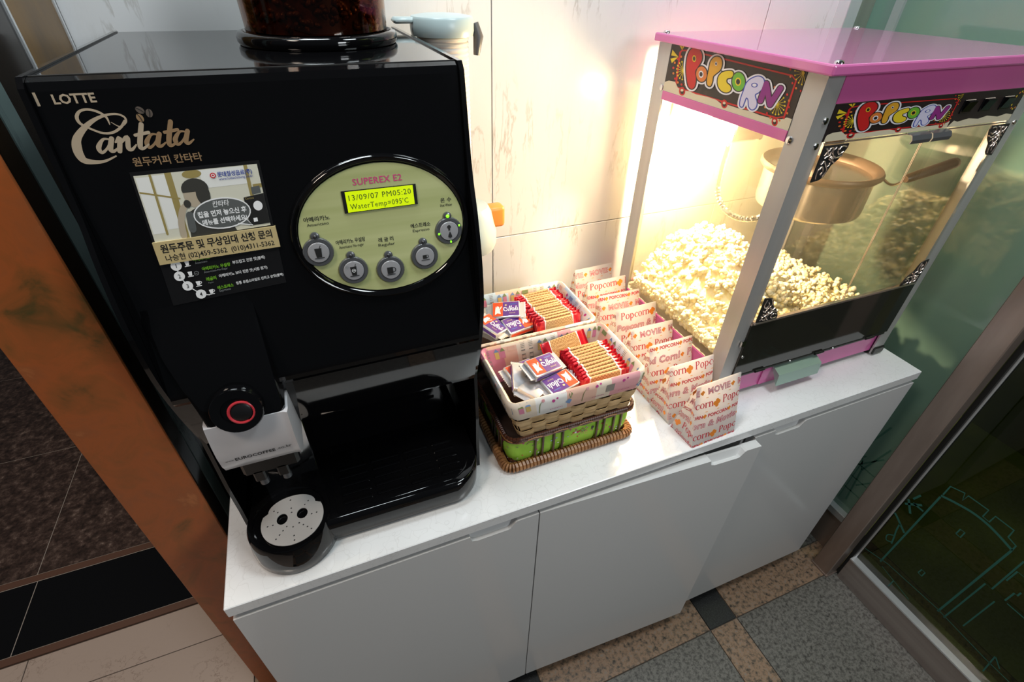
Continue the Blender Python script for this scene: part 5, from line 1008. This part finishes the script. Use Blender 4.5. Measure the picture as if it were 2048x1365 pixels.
    names = ['cloth_cream', 'cloth_pink', 'cloth_peach', 'cloth_white', 'cloth_pale_blue', 'cloth_rose']
    pal = [0, 0, 3, 2, 0, 1, 3, 0, 2, 5, 0, 3] if seed != 2 else [0, 3, 4, 0, 3, 0, 2, 4, 3, 0]
    blk = 0.043
    mi = []
    for k in range(len(rings) - 1):
        for i in range(nn): mi.append(pal[int((cum[i] + (0.02 if k < 3 else 0)) / blk) % len(pal)])
    b.m = mi
    ln = b.part('cloth_liner', [MATS[q] for q in names], t, 60, label='patchwork cloth liner folded over the rim')
    tot = cum[-1]
    def surf(s, w, h):  # s along the perimeter, w: 0 crest .. 1 bottom of the outer flap; negative w runs down the inside
        s = s % tot; i = 0
        while cum[i + 1] < s: i += 1
        f = (s - cum[i]) / max(1e-9, cum[i + 1] - cum[i])
        idx = 4 + w * 4.0 if w >= 0 else 4 + w * 3.0
        idx = max(0.0, min(len(rings) - 1.001, idx)); k = int(idx); g = idx - k
        P = lambda k_, i_: Vector(rings[k_][i_ % nn])
        p = (P(k, i) * (1 - f) + P(k, i + 1) * f) * (1 - g) + (P(k + 1, i) * (1 - f) + P(k + 1, i + 1) * f) * g
        tv = P(k, i + 1) - P(k, i); wv = P(k + 1, i) - P(k, i); nrm = tv.cross(wv)
        if nrm.length > 1e-12: nrm.normalize()
        if w >= 0 and nrm.dot(Vector((p.x - (bx0 + bx1) / 2, p.y - (by0 + by1) / 2, 0.02))) < 0: nrm = -nrm
        if w < 0 and nrm.dot(Vector((p.x - (bx0 + bx1) / 2, p.y - (by0 + by1) / 2, -0.02))) > 0: nrm = -nrm
        return tuple(p + nrm * (0.0006 + h))
    A = Art()
    def house(s, w, c1, c2): A.add([[(s - 0.005, w), (s + 0.005, w), (s, w - 0.30)]], c1, 1).add(rect(s - 0.004, w, s + 0.004, w + 0.28), c2, 1)
    def track(s, w0, w1):
        A.add(rect(s - 0.0042, w0, s - 0.0034, w1) + rect(s + 0.0034, w0, s + 0.0042, w1), 'cloth_grey', 1)
        k = w0
        while k < w1: A.add(rect(s - 0.0042, k, s + 0.0042, k + 0.035), 'cloth_grey', 1); k += 0.11
    def girl(s, w): A.add([[(s - 0.0065, w + 0.55), (s + 0.0065, w + 0.55), (s + 0.0015, w), (s - 0.0015, w)]], 'cloth_magenta', 1).add([[(s - 0.004, w + 0.42), (s + 0.004, w + 0.42), (s + 0.002, w + 0.12), (s - 0.002, w + 0.12)]], 'cloth_ochre', 2).add(disc((s, w - 0.02), 0.002, 8, 0.07), 'cloth_peach', 1).add(rect(s - 0.0025, w + 0.55, s - 0.001, w + 0.66) + rect(s + 0.001, w + 0.55, s + 0.0025, w + 0.66), 'ink_black', 1)
    def leafy(s, w): A.add([[(s, w), (s + 0.004, w + 0.16), (s, w + 0.42), (s - 0.003, w + 0.18)]], 'cloth_olive', 1).add([[(s - 0.010, w + 0.55), (s - 0.003, w + 0.40), (s + 0.002, w + 0.50), (s - 0.002, w + 0.66)]], 'cloth_blue', 1)
    def patch(s, w, c): A.add(rect(s - 0.008, w, s + 0.008, w + 0.34), c, 1)
    def dash(s0, s1, w, c):
        q = s0
        while q < s1: A.add(rect(q, w, q + 0.0016, w + 0.022), c, 2); q += 0.003
    # the front wall's run of the perimeter
    sF0, sF1 = tot - math.hypot(0, 0) - (rx1 - rx0) + 0.0, tot
    s = 0.0; k = 0; r2 = random.Random(seed * 7 + 1)
    while s < tot - 0.01:
        k += 1; c = r2.random(); w = r2.uniform(0.12, 0.3)
        if c < 0.2: track(s, 0.12, 0.98); s += 0.014; girl(s, 0.25); s += 0.014; track(s, 0.12, 0.98); s += 0.016
        elif c < 0.4: leafy(s + 0.008, w); dash(s - 0.008, s + 0.016, 0.16, 'cloth_rose'); s += 0.026
        elif c < 0.55: house(s, 0.45, 'cloth_olive', 'cloth_rose'); house(s + 0.012, 0.42, 'cloth_blue', 'cloth_ochre'); s += 0.026
        elif c < 0.7: patch(s + 0.004, w + 0.2, r2.choice(['cloth_blue', 'cloth_olive', 'cloth_grey'])); s += 0.022
        elif c < 0.85: A.add(mv(text('cute', 0.010), s, 0.55, 1, 0, -0.03 / 0.010 * 0.010 * 100), 'cloth_magenta', 1) if False else A.add(disc((s + 0.003, w + 0.2), 0.003, 8, 0.09) + disc((s + 0.010, w + 0.1), 0.002, 8, 0.06), 'cloth_magenta', 1); dash(s - 0.004, s + 0.018, 0.85, 'cloth_magenta'); s += 0.022
        else: A.add(rib([(s, 0.9), (s + 0.003, 0.5), (s + 0.008, 0.35)], 0.0012), 'cloth_olive', 1).add(disc((s + 0.009, 0.32), 0.003, 8, 0.10), 'cloth_pink', 1); s += 0.020
        s += 0.004
    s = 0.01
    while s < tot - 0.02:
        c = r2.random()
        if c < 0.3: A.add([[(s - 0.005, -0.55), (s, -0.32), (s + 0.005, -0.55)]], 'cloth_olive', 1).add(rect(s - 0.004, -0.8, s + 0.004, -0.56), 'cloth_rose', 1).add([[(s + 0.007, -0.55), (s + 0.012, -0.34), (s + 0.017, -0.55)]], 'cloth_blue', 1).add(rect(s + 0.008, -0.8, s + 0.016, -0.56), 'cloth_ochre', 1); s += 0.03
        elif c < 0.55:
            for q in range(7): A.add(rect(s - 0.004, -0.95 + q * 0.11, s + 0.004, -0.92 + q * 0.11), 'cloth_grey', 1)
            A.add(rect(s - 0.004, -0.97, s - 0.0034, -0.2) + rect(s + 0.0034, -0.97, s + 0.004, -0.2), 'cloth_grey', 1); s += 0.016
        elif c < 0.8: A.add(disc((s, -0.5), 0.003, 8, 0.12), 'cloth_magenta', 1).add(rib([(s + 0.004, -0.8), (s + 0.010, -0.5), (s + 0.016, -0.6)], 0.0014), 'cloth_ochre', 1); s += 0.026
        else: A.add(rect(s, -0.62, s + 0.014, -0.36), r2.choice(['cloth_blue', 'cloth_peach', 'cloth_olive']), 1); s += 0.024
    A.part('cloth_print', surf, ln, 0.00012)
    return t
wicker_basket(0.430, 0.696, 0.064, 0.285, 'brown wicker basket walled in green printed cloth beneath the front snack basket')
wicker_basket(0.430, 0.696, 0.2865, 0.5065, 'brown wicker basket against the marble wall beneath the rear snack basket')
chip_basket('front wooden chip basket with pink patchwork liner stacked on the green clothed wicker', 0.468, 0.676, 0.0835, 0.218, 0.4465, 0.694, 0.0805, 0.229, 0.0735, 0.150, 1)
chip_basket('rear wooden chip basket with blue and cream patchwork liner near the wall', 0.464, 0.672, 0.3075, 0.386, 0.443, 0.689, 0.2425, 0.399, 0.0735, 0.150, 2, True)
# --- waffle biscuits in red ended wrappers
m = mat('waffle', (0.62, 0.36, 0.12), 0.35); n, l = nodes(m); bs = n['Principled BSDF']
tc = n.new('ShaderNodeTexCoord'); mp = n.new('ShaderNodeMapping'); ck = n.new('ShaderNodeTexChecker'); ck.inputs['Scale'].default_value = 300; ck.inputs[1].default_value = (0.52, 0.32, 0.14, 1); ck.inputs[2].default_value = (0.34, 0.17, 0.06, 1)
l.new(tc.outputs['Object'], ck.inputs[0]); l.new(ck.outputs[0], bs.inputs['Base Color'])
mat('red_foil', (0.52, 0.012, 0.025), 0.2, 0.3, coat=0.4); mat('wrap_white', (0.78, 0.72, 0.70), 0.3)
def make_wafer():
    root = thing('wafer_packet', (0, 0, 0), 'x', 'biscuit', 'red ended wafer packets'); L, Hh, T = 0.064, 0.034, 0.0029
    b = MB(); nx = 11
    b.loft([[(x, y * (1 + 0.12 * (i % 2)), z) for y, z in [(-T, -Hh * 0.5), (T, -Hh * 0.5), (T * 1.1, 0), (T, Hh * 0.46), (T * 0.5, Hh * 0.5), (-T * 0.5, Hh * 0.5), (-T, Hh * 0.46), (-T * 1.1, 0)]] for i, x in enumerate([-L / 2 + L * k / (nx * 2) for k in range(nx * 2 + 1)])]); b.part('wafer', MATS['waffle'], root, 30)
    for s_ in (-1, 1):
        b = MB(); e = s_ * L / 2
        b.loft([[(e + s_ * dx, y * T, z * Hh) for y, z in [(-w, -0.5 * g), (w, -0.5 * g), (w, 0), (w, 0.5 * g), (0, 0.52 * g), (-w, 0.5 * g), (-w, 0)]] for dx, w, g in ((-0.003, 1.12, 1.02), (0.0, 1.15, 1.03))]); b.part('seal_band', MATS['wrap_white'], root, 40)
        b = MB(); b.loft([[(e + s_ * dx, y * T + wy, z * Hh) for y, z in [(-w, -0.5 * g), (w, -0.5 * g), (w * 1.1, 0), (w, 0.47 * g), (0, 0.51 * g), (-w, 0.47 * g), (-w * 1.1, 0)]] for dx, w, g, wy in ((0.0, 1.12, 1.02, 0), (0.006, 1.0, 0.98, 0.0004), (0.010, 0.55, 0.95, -0.0008), (0.014, 0.22, 0.97, 0.0012), (0.0175, 0.15, 1.0, -0.0006))]); b.part('red_end', MATS['red_foil'], root, 50)
    return root
wproto = make_wafer()
def dup(root, M, label, group):
    r = root.copy(); COL.objects.link(r); r.matrix_world = M; r['label'] = label; r['group'] = group
    for ch in root.children:
        c = ch.copy(); COL.objects.link(c); c.parent = r
        for g in ch.children: d = g.copy(); COL.objects.link(d); d.parent = c
    return r
def place(root, M, label, group):
    root.matrix_world = M; root['label'] = label; root['group'] = group; return root
ordn = ['rearmost', 'second', 'third', 'fourth', 'fifth', 'sixth', 'seventh', 'eighth', 'ninth', 'tenth', 'eleventh', 'twelfth', 'thirteenth', 'fourteenth', 'fifteenth']
NFW, NBW = 11, 13
first = True
for i in range(NFW):
    y = 0.1995 - i * 0.0078; x = 0.6425 + i * 0.0003 + random.uniform(-0.002, 0.002); z = 0.116 - max(0, i - 4) * 0.0009
    M = Matrix.Translation((x - 0.0115, y - 0.0165, z + 0.0148)) @ Matrix.Rotation(random.uniform(-0.02, 0.05) + 0.03, 4, 'Z') @ Matrix.Rotation(-0.14, 4, 'X') @ Matrix.Rotation(random.uniform(-0.03, 0.03), 4, 'Y')
    lab = '%s red ended wafer packet %sin the front basket row' % (ordn[i], '' if i == 0 else 'from the back ') if i < NFW - 1 else 'frontmost red ended wafer packet in the front basket row'
    if first: place(wproto, M, lab, 'wafer packets in the front basket'); first = False
    else: dup(wproto, M, lab, 'wafer packets in the front basket')
M = Matrix.Translation((0.604, 0.204, 0.1413)) @ Matrix.Rotation(0.16, 4, 'Z') @ Matrix.Rotation(-0.75, 4, 'X')
dup(wproto, M, 'loose wafer packet lying askew behind the row in the front basket', 'wafer packets in the front basket')
for i in range(NBW):
    y = 0.400 - i * 0.0086; x = 0.6305 + i * 0.0004 + random.uniform(-0.002, 0.002); z = 0.1205 + random.uniform(-0.001, 0.001)
    M = Matrix.Translation((x - 0.009, y - 0.0245, z + 0.0148)) @ Matrix.Rotation(random.uniform(-0.03, 0.05) + 0.02, 4, 'Z') @ Matrix.Rotation(-0.26, 4, 'X') @ Matrix.Rotation(random.uniform(-0.03, 0.03), 4, 'Y')
    lab = '%s red ended wafer packet %sin the rear basket row' % (ordn[i], '' if i == 0 else 'from the wall ') if i < NBW - 1 else 'frontmost red ended wafer packet in the rear basket row'
    dup(wproto, M, lab, 'wafer packets in the rear basket')
# --- orange and purple snack packets with silver crimped ends
mat('pack_orange', (0.66, 0.07, 0.015), 0.25); mat('pack_purple', (0.085, 0.025, 0.20), 0.25); mat('pack_silver', (0.62, 0.62, 0.64), 0.22, 0.6); mat('pack_white', (0.72, 0.70, 0.68), 0.3)
def make_pack():
    root = thing('snack_packet', (0, 0, 0), 'x', 'snack', 'g'); a, c, h = 0.029, 0.0205, 0.0075
    b = MB(); b.box(-a, a, -c, c, 0.0, 2 * h, 0.003, seg=2); b.part('wrapper', MATS['pack_silver'], root, 40)
    A = Art(); A.add(rect(-a + 0.003, -c + 0.003, -0.006, c - 0.003), 'pack_orange', 1).add(rect(-0.006, -c + 0.003, a - 0.003, c - 0.003), 'pack_purple', 1)
    A.add(disc((-0.017, 0.004), 0.004, 12), 'pack_white', 2).add([[(-0.021, 0.002), (-0.013, 0.001), (-0.010, -0.012), (-0.017, -0.010), (-0.022, -0.014)]], 'pack_white', 2).add(rib([(-0.013, -0.002), (-0.009, 0.006)], 0.0022), 'pack_white', 2).add(disc((-0.019, 0.007), 0.0018, 8), 'print_pink', 3)
    W3 = 0.0018
    g = rib([(-0.000, 0.000), (-0.006, 0.003), (-0.007, -0.004), (-0.002, -0.007), (0.001, -0.003)], W3) + rib([(0.003, -0.007), (0.006, 0.006)], W3) + rib([(0.0065, -0.007), (0.0095, 0.006)], W3) + annulus((0.0128, -0.003), 0.0034, 0.0042, 0.0017, 0.0023, 14) + rib([(0.0175, -0.0065), (0.020, 0.005)], W3) + rib([(0.0205, -0.006), (0.0235, -0.006), (0.0225, 0.001), (0.0205, -0.006)], 0.0014, smooth=False)
    A.add(mv(g, 0.0025, 0.001, 0.92), 'ink_white', 3).add(mv(text('biscuit', 0.0045), 0.007, -0.0125), 'band_gold', 3).add(disc((0.000, 0.0095), 0.0022, 10), 'band_gold', 3).add(rect(0.008, 0.010, 0.022, 0.0125), 'ink_blue', 2)
    A.part('pack_print', lambda u, v, hh: (u, v, 2 * h + 0.0003 + hh), root, 0.00015)
    for s_ in (-1, 1):
        for y_ in (0,):
            b = MB(); k = 9; top = []
            pts = [(s_ * (a - 0.001), -c * 0.95)] + [(s_ * (a + 0.009 + (0.0016 if q % 2 else 0)), -c * 0.95 + 1.9 * c * q / (2 * k)) for q in range(2 * k + 1)] + [(s_ * (a - 0.001), c * 0.95)]
            b.loft([[(p[0], p[1], h + (0.0012 if i % 2 else 0.0)) for i, p in enumerate(pts)], [(p[0], p[1], h + 0.0008 + (0.0012 if i % 2 else 0.0)) for i, p in enumerate(pts)]]); b.part('crimped_end', MATS['pack_silver'], root, None)
    for s_ in (-1, 1):
        b = MB(); b.box(-a + 0.003, a - 0.003, s_ * (c + 0.0002) - 0.0002, s_ * (c + 0.0002) + 0.0002, 0.004, 0.011); b.part('side_print', MATS['pack_orange' if s_ > 0 else 'pack_purple'], root, None)
    return root
pp = make_pack()
SH = {}
def PM(x, y, z, rz, rx=0.0, ry=0.0, flip=0.0, s=1.0): return Matrix.Translation((x - 0.006, y - (0.0165 if y < 0.25 else 0.024), z + 0.0148)) @ Matrix.Rotation(rz, 4, 'Z') @ Matrix.Rotation(rx + flip, 4, 'X') @ Matrix.Rotation(ry, 4, 'Y') @ Matrix.Scale(s, 4)
gF, gB = 'snack packets in the front basket', 'snack packets in the rear basket'
place(pp, PM(0.543, 0.176, 0.1225, 0.20, 0.18, 0.06), 'orange and purple snack packet lying highest on the front basket pile', gF)
dup(pp, PM(0.560, 0.1385, 0.1075, 0.22 + math.pi, -0.10, 0.05), 'orange and purple snack packet pressed against the front basket rim', gF)
dup(pp, PM(0.508, 0.172, 0.121, 1.3, 0.22, 0.15, math.pi), 'silver backed snack packet lying face down left in the front basket', gF)
dup(pp, PM(0.520, 0.149, 0.1165, 0.6, 0.1, -0.12, math.pi), 'silver backed snack packet near the front left corner of the front basket', gF)
dup(pp, PM(0.514, 0.200, 0.098, 0.2, 0.2, 0.05), 'half buried snack packet at the back left of the front basket', gF)
dup(pp, PM(0.548, 0.366, 0.1235, -0.35, 0.30, -0.12), 'orange and purple snack packet tilted up at the back of the rear basket', gB)
dup(pp, PM(0.506, 0.338, 0.1135, -1.05, -0.1, 0.15), 'snack packet turned sideways beside the black machine in the rear basket', gB)
dup(pp, PM(0.556, 0.330, 0.1105, 0.17 + math.pi, -0.22, 0.0), 'orange and purple snack packet against the rear basket front rim', gB)
dup(pp, PM(0.522, 0.358, 0.112, 0.75, 0.15, 0.2, math.pi), 'silver backed snack packet at the back left of the rear basket', gB)
